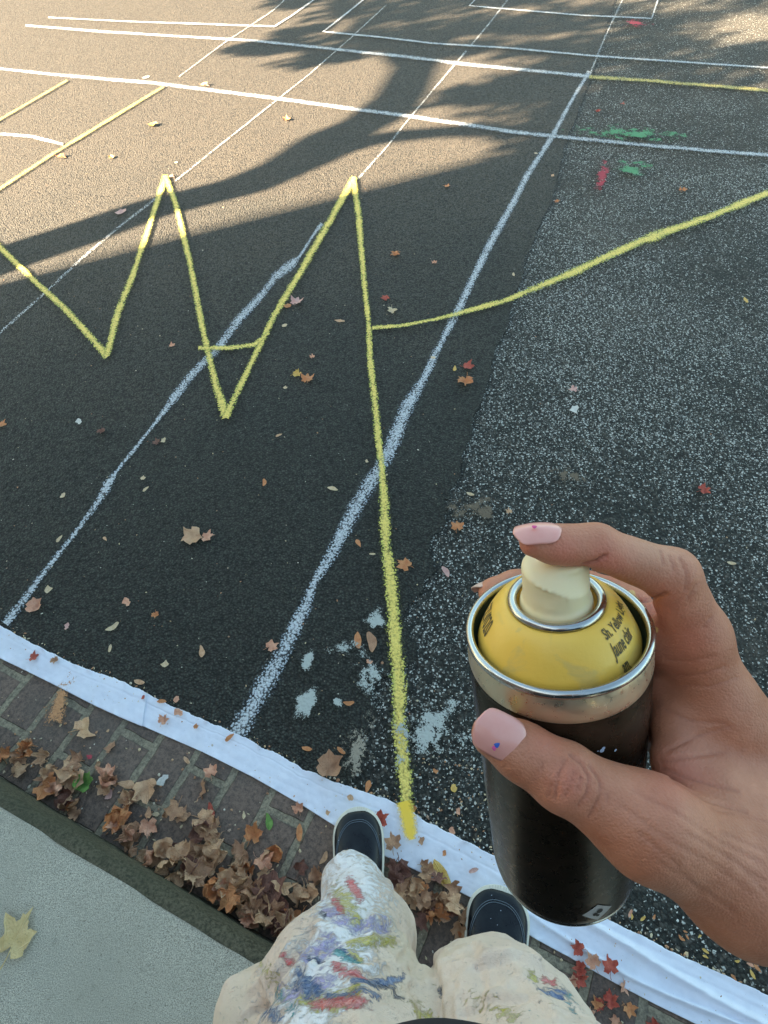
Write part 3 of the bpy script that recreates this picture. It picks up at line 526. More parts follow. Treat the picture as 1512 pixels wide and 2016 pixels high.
GUTL = [('M',418,1522,40,'salmon',100,'salmon leaf alone on the pavers just below the paper strip'),('M',588,1594,32,'salmon',100,'salmon leaf at the paper edge left of the left shoe'),('M',785,1712,66,'dark',280,'large dark red brown leaf right of the left shoe'),('M',500,1646,52,'orange',70,'orange tan leaf on the pavers left of the left shoe'),('O',529,1618,30,'green',100,'small green leaflet on the pavers'),
 ('H',168,1545,48,'green',60,'round green leaf in the gutter'),('M',240,1612,62,'orange',60,'large orange brown leaf beside the green leaf'),('M',212,1526,50,'salmon',80,'salmon leaf above the green leaf'),('O',414,1600,34,'red',90,'red orange leaflet at the top of the leaf pile'),('F',320,1535,24,'white',120,'white chip on the pavers'),('O',870,1722,54,'yellow',120,'yellow leaf below the paper strip between the shoes'),
 ('M',845,1722,50,'tan',130,'tan leaf beside the yellow one between the shoes'),('M',835,1705,34,'brown',0,'brown curled leaf above the tan one between the shoes'),('O',621,1722,26,'orange',0,'orange leaflet beside the left shoe heel'),('O',637,1690,24,'tan',60,'tan leaflet against the left shoe'),('O',250,1545,34,'tan',170,'tan leaflet right of the green leaf'),('M',265,1570,38,'brown',200,'brown curled leaf below the tan leaflet'),('F',215,1565,24,'pink',0,'pale scrap below the green leaf'),('O',590,1640,30,'orange',90,'orange leaflet on the pavers beside the left shoe'),
 ('O',133,1497,18,'tan',60,'tan leaflet on the pavers at the left'),('O',368,1497,18,'tan',130,'tan leaflet in the mortar joint'),('O',480,1605,14,'cream',90,'cream leaflet on the pavers'),('O',305,1603,16,'cream',0,'tiny cream leaflet above the pile'),('M',150,1600,40,'brown',230,'brown leaf below the green leaf against the kerb'),('M',95,1530,46,'brown',200,'brown leaf left of the green leaf'),('M',40,1520,44,'tan',40,'tan leaf at the left end of the gutter'),('M',10,1490,44,'orange',100,'orange leaf at the left edge of the gutter')]
for t_ in GUTL:
    kd, a_, b_, s_, mk, ro_, lb = t_; leafpx(kd, a_, b_, s_, mk, ro_, lb, curl=1.3 if kd in 'MH' else .4, z=.008)
LM['straw'] = leafmat('faded straw leaf', (.58,.42,.17), (.68,.52,.25))
leafpx('M', 30, 1852, 100, 'straw', 60, 'faded yellow leaf on the pale concrete pavement', curl=.5, z=KH+.004)
# the pile along the kerb
pile_lb = 'dry brown or tan leaf curled among others in the pile along the kerb'
def in_pile(u, cs): return max(1e-3, sum(a_*math.exp(-((u-c_)/w_)**2) for c_, w_, a_ in cs))
dens = [(.06,.10,.22),(.40,.09,.65),(.54,.10,1.),(.68,.12,1.),(.20,.08,.22)]
cnt = 0; tries = 0
while cnt < 128 and tries < 9000:
    tries += 1; u = rng.uniform(-.06, .80); 
    if rng.random() > in_pile(u, dens): continue
    v_ = -abs(rng.normal(0, .058))-.012
    if v_ < -.2: continue
    hgt = max(0, .042*(1+v_/.13))*min(1, in_pile(u, dens)); z = .008+rng.uniform(0, 1)*hgt; x, y, _ = K(u, v_)
    mk = rng.choice(['tan','brown','salmon','dark','orange'], p=[.40,.26,.14,.07,.13]); kd = rng.choice(['M','O','H'], p=[.62,.16,.22])
    s_ = rng.uniform(.05,.095) if kd != 'O' else rng.uniform(.03,.05)
    lb_ = {'tan': 'pale tan', 'brown': 'brown', 'salmon': 'salmon', 'dark': 'dark brown', 'orange': 'orange'}[mk]
    sect = 'left tail' if u < .15 else 'left part' if u < .33 else 'middle' if u < .46 else 'heart' if u < .60 else 'right part' if u < .70 else 'trouser end'
    side = 'against the kerb' if v_ > -.04 else 'halfway out' if v_ > -.09 else 'on the pavers'
    cu_ = float(rng.choice([1.0,1.6,2.2])); pose = {1.0: 'flattish', 1.6: 'curled', 2.2: 'tightly crumpled'}[cu_]; sz = 'large' if s_ > .068 else 'middling' if s_ > .05 else 'small'; nn = {'M': 'leaf', 'O': 'leaflet', 'H': 'torn leaf'}[kd]
    put_leaf(kd, x, y, z, s_, rng.uniform(0, 6.28), mk, f'{sz} {pose} {lb_} {nn}, {sect} of the kerb pile, {side}', 'leaves piled along the kerb', curl=cu_, tilt=(rng.normal(0,.42), rng.normal(0,.42)), v=int(rng.integers(0,6))); cnt += 1
# smaller heap between the shoes
for i in range(30):
    px_, py_ = rng.uniform(775, 925), 0; py_ = 1735+(px_-775)*.45+rng.normal(0, 34)+10; g = G(px_, py_, .01); mk = rng.choice(['brown','dark','tan','orange'], p=[.38,.27,.22,.13])
    if np.dot(g[:2]-K0, KV) > -.02: continue
    lb_ = {'tan': 'pale tan', 'brown': 'brown', 'dark': 'dark brown', 'orange': 'orange'}[mk]
    s_ = rng.uniform(.04,.07); cu_ = float(rng.choice([1.0,1.6,2.2])); put_leaf('M', g[0], g[1], .008+rng.uniform(0,.03), s_, rng.uniform(0,6.28), mk, f'{"large" if s_ > .055 else "small"} { {1.0: "flattish", 1.6: "curled", 2.2: "crumpled"}[cu_]} {lb_} leaf in the heap between the shoes, nearer the {"left" if px_ < 825 else "right" if px_ > 875 else "middle"}', 'leaves heaped between the shoes', curl=cu_, tilt=(rng.normal(0,.4), rng.normal(0,.4)), v=int(rng.integers(0,6)))
for i in range(16):
    px_ = rng.uniform(1130, 1330); py_ = 1950+(px_-1130)*.5+rng.normal(0,26); g = G(px_, py_, .01); mk = rng.choice(['orange','salmon','brown','red'])
    put_leaf('M', g[0], g[1], .008, rng.uniform(.03,.045), rng.uniform(0,6.28), mk, f'{mk} leaf on the pavers below the paper strip at the lower right', f'{mk} leaves at the lower right', curl=1.0, tilt=(rng.normal(0,.2), rng.normal(0,.2)))
for i in range(15):
    px_ = rng.uniform(1240, 1500); py_ = 1800+(px_-1240)*.49+rng.normal(0,16)-5; g = G(px_, py_, .008); mk = rng.choice(['orange','salmon','yellow'])
    put_leaf('O', g[0], g[1], .006, rng.uniform(.009,.019), rng.uniform(0,6.28), mk, f'{mk} leaflet scattered above the paper strip right of the can', f'{mk} leaflets above the paper strip at the right', curl=.5, tilt=(0,0))
# crumbs nobody could count
kk = N('leaf crumbs'); cc = kk.attr('tone'); M_cr = kk.set(kk.ramp(cc, [(0, (.50,.45,.35)), (.35, (.62,.50,.30)), (.6, (.50,.26,.13)), (.85, (.32,.16,.09)), (1, (.65,.62,.52))]), .7)
V, Fc, T = [], [], []
def crumb(x, y, z, s):
    b = len(V); n_ = int(rng.integers(4, 7)); a0 = rng.uniform(0, 6.28); el = rng.uniform(.3, .9); tn = rng.random(); hh = rng.uniform(.1,.5)*s
    rz = rng.uniform(0, 6.28)
    for lev, sc_ in ((0, 1), (1, .6)):
        for i in range(n_):
            a = a0+6.28*i/n_; r_ = s*sc_*rng.uniform(.7,1.1); xx, yy = math.cos(a)*r_, math.sin(a)*r_*el
            V.append((x+xx*math.cos(rz)-yy*math.sin(rz), y+xx*math.sin(rz)+yy*math.cos(rz), z+lev*hh)); T.append(tn)
    for i in range(n_): Fc.append((b+i, b+(i+1)%n_, b+n_+(i+1)%n_, b+n_+i))
    Fc.append(tuple(b+n_+i for i in range(n_)))
for i in range(520):
    px_, py_ = rng.uniform(0,1512), rng.uniform(330,1500)
    if px_ > 900 and rng.random() < .6: continue
    g = G(px_, py_); crumb(g[0], g[1], .0045, rng.uniform(.001,.0032)*(1.5 if rng.random() < .15 else 1))
for i in range(420):
    x, y, _ = K(rng.uniform(-.2,1.6), -abs(rng.normal(.05,.09))-.01); crumb(x, y, .006, rng.uniform(.0015,.005))
for i in range(160):
    t_ = rng.random(); j = int(t_*(len(U_)-1)); f_ = t_*(len(U_)-1)-j; px_ = U_[j][0]*(1-f_)+U_[j+1][0]*f_; py_ = U_[j][1]*(1-f_)+U_[j+1][1]*f_
    g = G(px_, py_-abs(rng.normal(0,7))); crumb(g[0], g[1], .0055, rng.uniform(.0015,.005))
for i in range(130):
    t_ = rng.random(); j = int(t_*(len(U_)-1)); f_ = t_*(len(U_)-1)-j; q_ = rng.random()
    px_ = (U_[j][0]*(1-f_)+U_[j+1][0]*f_)*(1-q_)+(L_[j][0]*(1-f_)+L_[j+1][0]*f_)*q_; py_ = (U_[j][1]*(1-f_)+U_[j+1][1]*f_)*(1-q_)+(L_[j][1]*(1-f_)+L_[j+1][1]*f_)*q_
    g = G(px_, py_, .014); crumb(g[0], g[1], .0135, rng.uniform(.0008,.0025))
for i in range(200):
    g = G(rng.uniform(820,990), rng.uniform(1480,1690)); crumb(g[0], g[1], .001, rng.uniform(.001,.0035))
o = obj('leaf_crumbs', V, Fc, M_cr, smooth=False); attr(o, 'tone', T); o['kind'] = 'stuff'; o['label'] = 'tiny crumbs of leaf and grit scattered over the asphalt, paper and pavers'; o['category'] = 'leaf crumbs'
# ------------------------------------------------------------------ spray can
CT = np.array([.06212, .04106, .21727]); CA = np.array([.16542, .84710, .50503]); CA /= np.linalg.norm(CA)   # rim centre and axis (down), camera frame
e1 = -CT+np.dot(CT, CA)*CA; e1 /= np.linalg.norm(e1); e2 = np.cross(e1, CA)
LB = .1453
def can_c(phi, r, h): return CT+CA*h+(e2*math.cos(phi)-e1*math.sin(phi))*r        # camera-frame point; phi 0 right, -90 deg front
cm = Matrix.Identity(4)
for j, ax in enumerate((R@e2, R@-e1, R@-CA)):
    for i in range(3): cm[i][j] = ax[i]
base = cam2w(CT+CA*LB)
for i in range(3): cm[i][3] = base[i]
can = empty('spray_can'); can.matrix_world = cm
tag(can, 'yellow topped black spray paint can held upright in the hand', 'spray can')
def lathe(name, prof, mat, par, seg=96, cap=False):
    V = []; n = len(prof)
    for r, h in prof:
        for s in range(seg): a = 2*math.pi*s/seg; V.append((math.cos(a)*r, math.sin(a)*r, LB-h))
    Fc = [(i*seg+s, (i+1)*seg+s, (i+1)*seg+(s+1)%seg, i*seg+(s+1)%seg) for i in range(n-1) for s in range(seg)]
    if cap: Fc.append(tuple(range(seg))); Fc.append(tuple((n-1)*seg+s for s in range(seg))[::-1])
    o = obj(name, V, Fc, mat, par); return o
def torus(name, R0, r0, h, mat, par, sy=1.):
    return lathe(name, [(R0+r0*math.cos(t), h-r0*sy*math.sin(t)) for t in np.linspace(0, 2*math.pi, 17)], mat, par)
def metal(name, col, rough):
    k = N(name); v = k.objc(); n1 = k.noise(v, 400, 3, .6); n2 = k.noise(v, 60, 4)
    return k.set(k.mix(n2, tuple(c*.8 for c in col), col), k.ramp(n1, [(.3, rough*.7), (.7, rough*1.5)]), 1.0, nrm=k.bump(n2, .0003, .3))
M_silver = metal('tinned steel', (.58,.58,.56), .20); M_gold = metal('pale gold lacquered steel', (.80,.66,.47), .33); M_gold.node_tree.nodes['Principled BSDF'].inputs['Metallic'].default_value = .85
for _m in (M_silver, M_gold):
    for _n in _m.node_tree.nodes:
        if _n.type == 'BUMP': _n.inputs['Distance'].default_value = .00004
k = N('black can print'); v = k.objc(); n1 = k.noise(v, 90, 4, .6)
M_can = k.set(k.mix(k.ramp(n1, [(.4, 0.), (.75, 1.)]), (.034,.026,.016), (.062,.042,.028)), k.ramp(k.noise(v, 260, 3), [(.3, .24), (.7, .34)]), .75, spec=.5)
b_ = lathe('can_body', [(.0324,.0125),(.0328,.0133),(.0325,.0140),(.0328,.0146),(.0328,.05),(.0328,.10),(.0328,.1385),(.0325,.1415),(.0318,.1435),(.030,.1445)], M_can, can)
lathe('shoulder_band', [(.0312,.0012),(.0318,.0028),(.0323,.0052),(.0327,.0085),(.0328,.0112),(.0325,.0126)], M_gold, can)
torus('rolled_rim', .03125, .00155, .0004, M_silver, can, 1.15)
torus('base_rim', .0309, .0011, .1449, M_silver, can, 1.2)
lathe('base_plate', [(.0005,.143),(.02,.1425),(.0302,.1445)], M_silver, can)
k = N('yellow can dome'); v = k.objc(); n1 = k.noise(v, 70, 5, .6, .6); n2 = k.noise(v, 500, 3, .6)
c = k.mix(k.ramp(n1, [(.53, 0.), (.62, .5)]), (.88,.53,.075), (.55,.40,.15)); c = k.mix(k.ramp(k.noise(v, 40, 3), [(.4, 0.), (.7, .5)]), c, (.93,.61,.12))
M_dome = k.set(c, k.ramp(n1, [(.3, .32), (.7, .55)]), nrm=k.bump(n2, .0002, .5))
def dome_h(r): t = min(1, max(0, (r-.0168)/.0117)); return -.0122+t**1.9*.0162
lathe('dome', [(.0286,.0068)]+[(r, dome_h(r)) for r in np.linspace(.0285, .0168, 20)]+[(.0160,-.0112)], M_dome, can)
M_gr = plain('dark green groove shade', (.02,.035,.022), .35)  # shade and reflection inside the groove, put in as dark green colour
lathe('groove', [(.0302,-.0006),(.0300,.0015),(.0298,.0055),(.0284,.0075)], M_gr, can)
torus('valve_ring', .0151, .0016, -.0128, M_silver, can)
lathe('valve_cup', [(.0142,-.0130),(.0136,-.0095),(.0128,-.0090),(.003,-.0090)], M_dome, can)
cp = [(.0122,-.0088),(.0125,-.0098),(.0124,-.0125),(.0121,-.0138),(.0117,-.0144),(.0114,-.0150),(.0113,-.0156)]+[(.0112,-h) for h in np.linspace(.0165,.0268,16)]+[(.0109,-.0279),(.0101,-.0286),(.008,-.0290),(.004,-.0291),(.0004,-.0291)]
k = N('cream plastic nozzle'); v = k.objc(); k.b.inputs['Subsurface Weight'].default_value = .3; k.b.inputs['Subsurface Radius'].default_value = (.004,.003,.0015); k.b.inputs['Subsurface Scale'].default_value = .6
M_cap = k.set(k.mix(k.noise(v, 90, 4), (.84,.68,.38), (.93,.79,.50)), .42, nrm=k.bump(k.noise(v, 600, 2), .0001, .4))
co = lathe('nozzle_cap', cp, M_cap, can, 128)
for vt in co.data.vertices:
    x, y, z = vt.co; zh = z-LB
    if zh > .0158 and y < .004:
        fr = min(1, (.004-y)/.006)
        zp = .0272-(x+.0112)/.0224*.0080
        if zh > zp: s_ = min(.0055, (zh-zp)*1.25)*fr; vt.co.y += s_; 
        # scooped facet with a curved lower edge to the right of centre
        q = (x-.0015)/.008; ed = .0170+.0045*max(0, q)**1.5
        if x < .0035 and zh < zp: dd_ = max(0, min(1, (zh-ed)/.004))*max(0, 1-abs(x+.003)/.0085); vt.co.y += .0011*dd_*fr
# lettering on the dome
M_ink = plain('faded black ink', (.10,.075,.025), .6)
def dome_text(txt, phi0, r0, size, stretch=1.0):
    cu = bpy.data.curves.new('lettering', 'FONT'); cu.body = txt; cu.size = size; cu.resolution_u = 3; cu.offset = .00007
    t_ = bpy.data.objects.new('tmp', cu); COL.objects.link(t_); bpy.context.view_layer.update()
    me = bpy.data.meshes.new_from_object(t_.evaluated_get(bpy.context.evaluated_depsgraph_get())); bpy.data.objects.remove(t_)
    bm = bmesh.new(); bm.from_mesh(me); bmesh.ops.subdivide_edges(bm, edges=bm.edges[:], cuts=1); bm.to_mesh(me); bm.free()
    for vt in me.vertices:
        x, y, _ = vt.co; r = r0-y; ph = phi0+x*stretch/r0; h = dome_h(r); vt.co = (math.cos(ph)*(r+.00012), math.sin(ph)*(r+.00012), LB-h+.00018)
    me.materials.clear(); me.materials.append(M_ink); o = bpy.data.objects.new('lettering', me); COL.objects.link(o); o.parent = can; return o
D2 = math.radians
dome_text('Sh. Yellow Light', D2(-46), .0220, .0037, .82)
dome_text('Jaune clair', D2(-45), .0254, .0036, .85)
dome_text('am.', D2(-42), .0282, .0028)
dome_text('EZV020', D2(170), .0262, .0052, .80)
def patch(name, phi, h, w_, hh, mat, par, off=.0002, shape='rect', n_=8):
    V = []
    for i in range(n_+1):
        for j in range(n_+1):
            a, b = i/n_*2-1, j/n_*2-1
            if shape == 'diamond': a, b = (a+b)/2, (a-b)/2
            if shape == 'disc': rr = max(abs(a), abs(b)); l_ = math.hypot(a, b) or 1; a, b = a/l_*rr, b/l_*rr
            ph = phi+a*w_/2/.0328; V.append((math.cos(ph)*(.0328+off), math.sin(ph)*(.0328+off), LB-h-b*hh/2))
    return obj(name, V, [(i*(n_+1)+j, (i+1)*(n_+1)+j, (i+1)*(n_+1)+j+1, i*(n_+1)+j+1) for i in range(n_) for j in range(n_)], mat, par)
M_wl = plain('white label ink', (.55,.56,.56), .5); M_bl = plain('black label ink', (.02,.02,.02), .5); M_bw = plain('bluish white paint speck', (.45,.55,.72), .5); M_gn = plain('pale green label ink', (.12,.20,.16), .5)
dm = patch('hazard_diamond', D2(-66), .1335, .0135, .0125, M_wl, can, shape='diamond')
for a_, h_, s_ in ((-68,.1342,.0022),(-64.5,.1325,.0028),(-66,.1355,.0016)): patch('flame_symbol', D2(a_), h_, s_, s_*1.1, M_bl, dm, .0004, 'disc', 5)
for a_, h_, s_ in ((-66,.0275,.0016),(-65,.0265,.0012),(-68.5,.0272,.0006),(-57,.0300,.0010),(-67,.0370,.0016),(-69,.055,.0008)): patch('paint_speck', D2(a_), h_, s_, s_*1.2, M_bw, can, .0003, 'disc', 5)
for q in range(9): patch('small_print', D2(-12), .026+q*.0017, .0018, .0011, M_gn, can, .0003, 'rect', 2)

# ------------------------------------------------------------------ distance-field modelling
class Field:
    def __init__(s, lo, hi, vx):
        s.lo = np.array(lo, float); s.vx = vx; s.n = np.ceil((np.array(hi)-s.lo)/vx).astype(int)+1
        s.f = np.full(s.n, .03, np.float32); s.ops = []
    def _grid(s, lo, hi):
        a = np.maximum(0, np.floor((np.array(lo)-s.lo)/s.vx).astype(int)); b = np.minimum(s.n, np.ceil((np.array(hi)-s.lo)/s.vx).astype(int)+1)
        if np.any(b <= a): return None, None
        ax = [(np.arange(a[i], b[i])*s.vx+s.lo[i]).astype(np.float32) for i in range(3)]
        return tuple(slice(a[i], b[i]) for i in range(3)), (ax[0][:,None,None], ax[1][None,:,None], ax[2][None,None,:])
    @staticmethod
    def cone(X, Y, Z, a, b, r1, r2):
        d = b-a; L = float(d@d)+1e-12
        t = np.clip(((X-a[0])*d[0]+(Y-a[1])*d[1]+(Z-a[2])*d[2])/L, 0, 1)
        return np.sqrt((X-a[0]-t*d[0])**2+(Y-a[1]-t*d[1])**2+(Z-a[2]-t*d[2])**2)-(r1+(r2-r1)*t)
    def add(s, a, b, r1, r2, k=.005, mg=.02):
        a = np.array(a, float); b = np.array(b, float); rm = max(r1, r2)+mg
        sl_, g = s._grid(np.minimum(a, b)-rm, np.maximum(a, b)+rm)
        if sl_ is None: return
        d = s.cone(*g, a, b, r1, r2); f = s.f[sl_]
        h = np.maximum(k-np.abs(f-d), 0)/k; s.f[sl_] = np.minimum(f, d)-h*h*k*.25; s.ops.append((a, b, r1, r2, k))
    def mesh(s):
        f = s.f; ins = f < 0; nx, ny, nz = f.shape
        cnt = np.zeros((nx-1, ny-1, nz-1), np.int8)
        for dx in (0,1):
            for dy in (0,1):
                for dz in (0,1): cnt += ins[dx:nx-1+dx, dy:ny-1+dy, dz:nz-1+dz]
        mix = (cnt > 0) & (cnt < 8); ci = np.argwhere(mix); idx = -np.ones(mix.shape, np.int32); idx[mix] = np.arange(len(ci))
        acc = np.zeros((len(ci), 3)); num = np.zeros(len(ci)); cs = [(0,0,0),(1,0,0),(0,1,0),(0,0,1),(1,1,0),(1,0,1),(0,1,1),(1,1,1)]
        for p in cs:
            for ax in range(3):
                if p[ax]: continue
                q = list(p); q[ax] = 1
                fa = f[ci[:,0]+p[0], ci[:,1]+p[1], ci[:,2]+p[2]]; fb = f[ci[:,0]+q[0], ci[:,1]+q[1], ci[:,2]+q[2]]
                m_ = (fa < 0) != (fb < 0); t = np.where(m_, fa/np.where(m_, fa-fb, 1), 0)
                v_ = np.tile(np.array(p, float), (len(ci), 1)); v_[:,ax] += t; acc[m_] += v_[m_]; num += m_
        V = (ci+acc/num[:,None])*s.vx+s.lo; Fs = []
        for ax in range(3):
            o1, o2 = [(1,2),(2,0),(0,1)][ax]
            sa = [slice(None)]*3; sb = [slice(None)]*3; sa[ax] = slice(0,-1); sb[ax] = slice(1,None)
            A, B = ins[tuple(sa)], ins[tuple(sb)]; e = np.argwhere(A != B)
            e = e[(e[:,o1] > 0) & (e[:,o2] > 0) & (e[:,o1] < f.shape[o1]-1) & (e[:,o2] < f.shape[o2]-1)]
            def cell(d1, d2): c_ = e.copy(); c_[:,o1] -= d1; c_[:,o2] -= d2; return idx[c_[:,0], c_[:,1], c_[:,2]]
            q = np.stack([cell(1,1), cell(0,1), cell(0,0), cell(1,0)], 1); fl = A[e[:,0], e[:,1], e[:,2]]; q[~fl] = q[~fl][:, ::-1]; Fs.append(q)
        return V, np.concatenate(Fs)
def relax(V, Fc, it, lam=.5):
    E_ = np.unique(np.sort(np.concatenate([Fc[:, [0,1]], Fc[:, [1,2]], Fc[:, [2,3]], Fc[:, [3,0]]]), 1), axis=0)
    deg = np.bincount(E_.ravel(), minlength=len(V))[:, None].astype(float); deg[deg == 0] = 1
    for _ in range(it):
        acc = np.stack([np.bincount(E_[:,0], V[E_[:,1], i], len(V))+np.bincount(E_[:,1], V[E_[:,0], i], len(V)) for i in range(3)], 1)
        V = V*(1-lam)+lam*acc/deg
    return V
def normals(V, Fc):
    n = np.cross(V[Fc[:,2]]-V[Fc[:,0]], V[Fc[:,3]]-V[Fc[:,1]]); out = np.zeros_like(V)
    for i in range(4):
        for k_ in range(3): out[:,k_] += np.bincount(Fc[:,i], n[:,k_], len(V))
    return out/(np.linalg.norm(out, axis=1)[:,None]+1e-12)
def fast_obj(name, V, Fc, mat, parent=None):
    me = bpy.data.meshes.new(name); me.vertices.add(len(V)); me.vertices.foreach_set('co', np.asarray(V, np.float32).ravel())
    me.loops.add(len(Fc)*4); me.loops.foreach_set('vertex_index', Fc.astype(np.int32).ravel())
    me.polygons.add(len(Fc)); me.polygons.foreach_set('loop_start', np.arange(0, len(Fc)*4, 4, dtype=np.int32)); 
    me.polygons.foreach_set('use_smooth', [True]*len(Fc)); me.update(calc_edges=True); me.validate()
    me.materials.append(mat); o = bpy.data.objects.new(name, me); COL.objects.link(o)
    if parent is not None: o.parent = parent
    return o

# ------------------------------------------------------------------ person
PR = np.array([.06, .02, 0.]); person = tag(empty('person', tuple(PR)), 'person in paint splattered cream trousers and black shoes holding a spray can', 'person')
# the hand, in the camera frame, wrapped round the can
HF = Field((.020,-.004,.150), (.215,.185,.305), .0009)
ITIP, IDIP, IPIP, IMCP = P(1050,1068,.1968), P(1172,1076,.2000), P(1322,1132,.2090), P(1410,1395,.228)
HF.add(ITIP, IDIP, .0048, .0070, .004); HF.add(P(1090,1072,.1980), IDIP, .0066, .0071, .003)
HF.add(IDIP, IPIP, .0071, .0088, .003); HF.add(IPIP, P(1372,1250,.219), .0090, .0105, .004); HF.add(P(1372,1250,.219), IMCP, .0105, .0142, .006)
WR = P(1660,1745,.232)
HF.add(IMCP, P(1560,1570,.232), .0145, .020, .010); HF.add(P(1560,1570,.232), WR, .020, .026, .012)
# thumb
TT, TI, TM, TC = P(972,1447,.1985), P(1112,1530,.1955), P(1275,1625,.1925), P(1480,1728,.205)
HF.add(TT, P(1030,1480,.1985), .0074, .0092, .004); HF.add(P(1030,1480,.1985), TI, .0092, .0106, .004); HF.add(TI, P(1190,1575,.1945), .0108, .0104, .004); HF.add(P(1190,1575,.1945), TM, .0104, .0142, .006)
HF.add(TM, TC, .0145, .0215, .010); HF.add(TC, WR, .0215, .0245, .012)
# web and palm
HF.add(P(1335,1500,.218), P(1450,1600,.222), .0095, .018, .009); HF.add(P(1330,1420,.228), P(1400,1560,.232), .0095, .015, .008); HF.add(P(1400,1590,.212), P(1560,1660,.215), .014, .021, .010)
# middle, ring and little fingers behind the can
for (h0, h1, mc, tip) in ((.018, .0115, P(1405,1420,.250), 128), (.040, .036, P(1395,1480,.266), 120), (.062, .062, P(1375,1560,.276), 100)):
    r_ = .0328+.0078; ph = [D2(a_) for a_ in np.linspace(18, tip, 9)]; hs = np.linspace(h0, h1, 9)
    pts = [can_c(a_, r_, h_) for a_, h_ in zip(ph, hs)]; rr = np.linspace(.0088, .0070, 9)
    HF.add(mc, pts[0], .0115, .0090, .006)
    for i in range(8): HF.add(pts[i], pts[i+1], rr[i], rr[i+1], .003)
    if tip > 125: MT = (pts[-1], pts[-2])
    HF.add(mc, WR, .014, .024, .012)
# forearm towards the elbow
ELW = np.array([.40, -.15, 1.08]); EL = (ELW-O) @ R
FA = WR+(EL-WR)/np.linalg.norm(EL-WR)*.05; HF.add(WR, FA, .0262, .029, .010); HF.add(WR+np.array([0,0,.018]), FA+np.array([0,0,.016]), .022, .026, .014)
# keep the hand outside the can
gx, gy, gz = [(np.arange(HF.n[i])*HF.vx+HF.lo[i]).astype(np.float32) for i in range(3)]
X_, Y_, Z_ = gx[:,None,None]-CT[0], gy[None,:,None]-CT[1], gz[None,None,:]-CT[2]
hh_ = X_*CA[0]+Y_*CA[1]+Z_*CA[2]; rr_ = np.sqrt(np.maximum(X_**2+Y_**2+Z_**2-hh_**2, 0))
dc = np.maximum(rr_-.0330, np.maximum(-.0015-hh_, hh_-.146)); dcap = np.maximum(rr_-.0114, -.0292-hh_); ddm = np.maximum(rr_-.017-(hh_+.0122)*.8, -.0122-hh_)
dc = np.minimum(np.minimum(dc, dcap), np.maximum(ddm, rr_-.0293)); HF.f = np.maximum(HF.f, -dc)
del X_, Y_, Z_, hh_, rr_, dc, dcap, ddm
V, Fc = HF.mesh(); V = relax(V, Fc, 6)
keep = np.ones(len(V), bool)
nr = normals(V, Fc); px = np.stack([CX+F*V[:,0]/V[:,2], CY+F*V[:,1]/V[:,2]], 1); facing = (nr*V).sum(1)/np.linalg.norm(V, axis=1) < .25
cre = np.zeros(len(V))
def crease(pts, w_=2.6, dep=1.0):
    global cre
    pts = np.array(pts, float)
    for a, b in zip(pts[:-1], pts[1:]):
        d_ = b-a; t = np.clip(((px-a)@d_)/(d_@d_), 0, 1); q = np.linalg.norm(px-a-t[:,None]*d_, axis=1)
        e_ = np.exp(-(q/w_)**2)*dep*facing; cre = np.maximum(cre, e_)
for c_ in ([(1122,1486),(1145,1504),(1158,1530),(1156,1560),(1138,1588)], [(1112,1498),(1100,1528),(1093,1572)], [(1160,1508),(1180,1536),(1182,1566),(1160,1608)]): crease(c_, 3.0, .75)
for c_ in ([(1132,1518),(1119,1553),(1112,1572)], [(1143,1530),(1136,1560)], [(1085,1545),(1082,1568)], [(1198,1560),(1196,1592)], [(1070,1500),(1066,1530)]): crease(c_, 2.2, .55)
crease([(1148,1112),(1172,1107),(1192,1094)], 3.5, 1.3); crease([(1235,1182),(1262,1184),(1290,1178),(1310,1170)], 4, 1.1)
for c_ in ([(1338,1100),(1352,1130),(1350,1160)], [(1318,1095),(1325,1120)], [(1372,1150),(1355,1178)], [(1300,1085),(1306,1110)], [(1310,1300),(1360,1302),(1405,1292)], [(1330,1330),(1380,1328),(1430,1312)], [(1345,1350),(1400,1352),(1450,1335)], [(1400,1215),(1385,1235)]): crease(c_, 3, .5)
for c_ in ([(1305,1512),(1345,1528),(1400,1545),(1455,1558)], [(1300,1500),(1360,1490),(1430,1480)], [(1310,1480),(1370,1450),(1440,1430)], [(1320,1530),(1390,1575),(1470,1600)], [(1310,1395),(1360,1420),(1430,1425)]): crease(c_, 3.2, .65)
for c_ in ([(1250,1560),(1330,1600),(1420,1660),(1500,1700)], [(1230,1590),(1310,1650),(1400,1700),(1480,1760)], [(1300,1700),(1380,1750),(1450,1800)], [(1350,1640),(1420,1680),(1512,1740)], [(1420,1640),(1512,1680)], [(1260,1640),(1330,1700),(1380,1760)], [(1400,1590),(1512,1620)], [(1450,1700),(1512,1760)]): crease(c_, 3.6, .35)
wr = np.zeros(len(V)); sel = np.where(facing)[0]
for i in sel:
    p = px[i]; wr[i] = .6*noise.noise(Vector(((p[0]*.55+p[1]*.83)*.006, (p[0]*.83-p[1]*.55)*.045, 0)))
V = V-nr*(cre*.00100)[:,None]+nr*(wr*.00012)[:,None]
def blob(cs):
    out = np.zeros(len(V))
    for x, y, r_, a_ in cs: out = np.maximum(out, a_*np.exp(-((px[:,0]-x)**2+(px[:,1]-y)**2)/(r_*r_)))
    return out
redn = blob([(1200,1110,45,1.),(1110,1090,38,.8),(1290,1200,60,.8),(1120,1540,45,.6),(1330,1520,60,.8),(1350,1260,60,.5),(1040,1080,25,.7),(1080,1460,35,.5)])
pal = blob([(1290,1070,60,.5),(1330,1470,60,.35)]); yel = np.clip(blob([(1243,1170,9,1),(1252,1182,8,1),(1280,1225,10,.8),(1290,1240,8,.8),(1000,1402,20,.9),(1030,1398,12,.7)])*1.4, 0, 1)
Vw = cam2w(V)
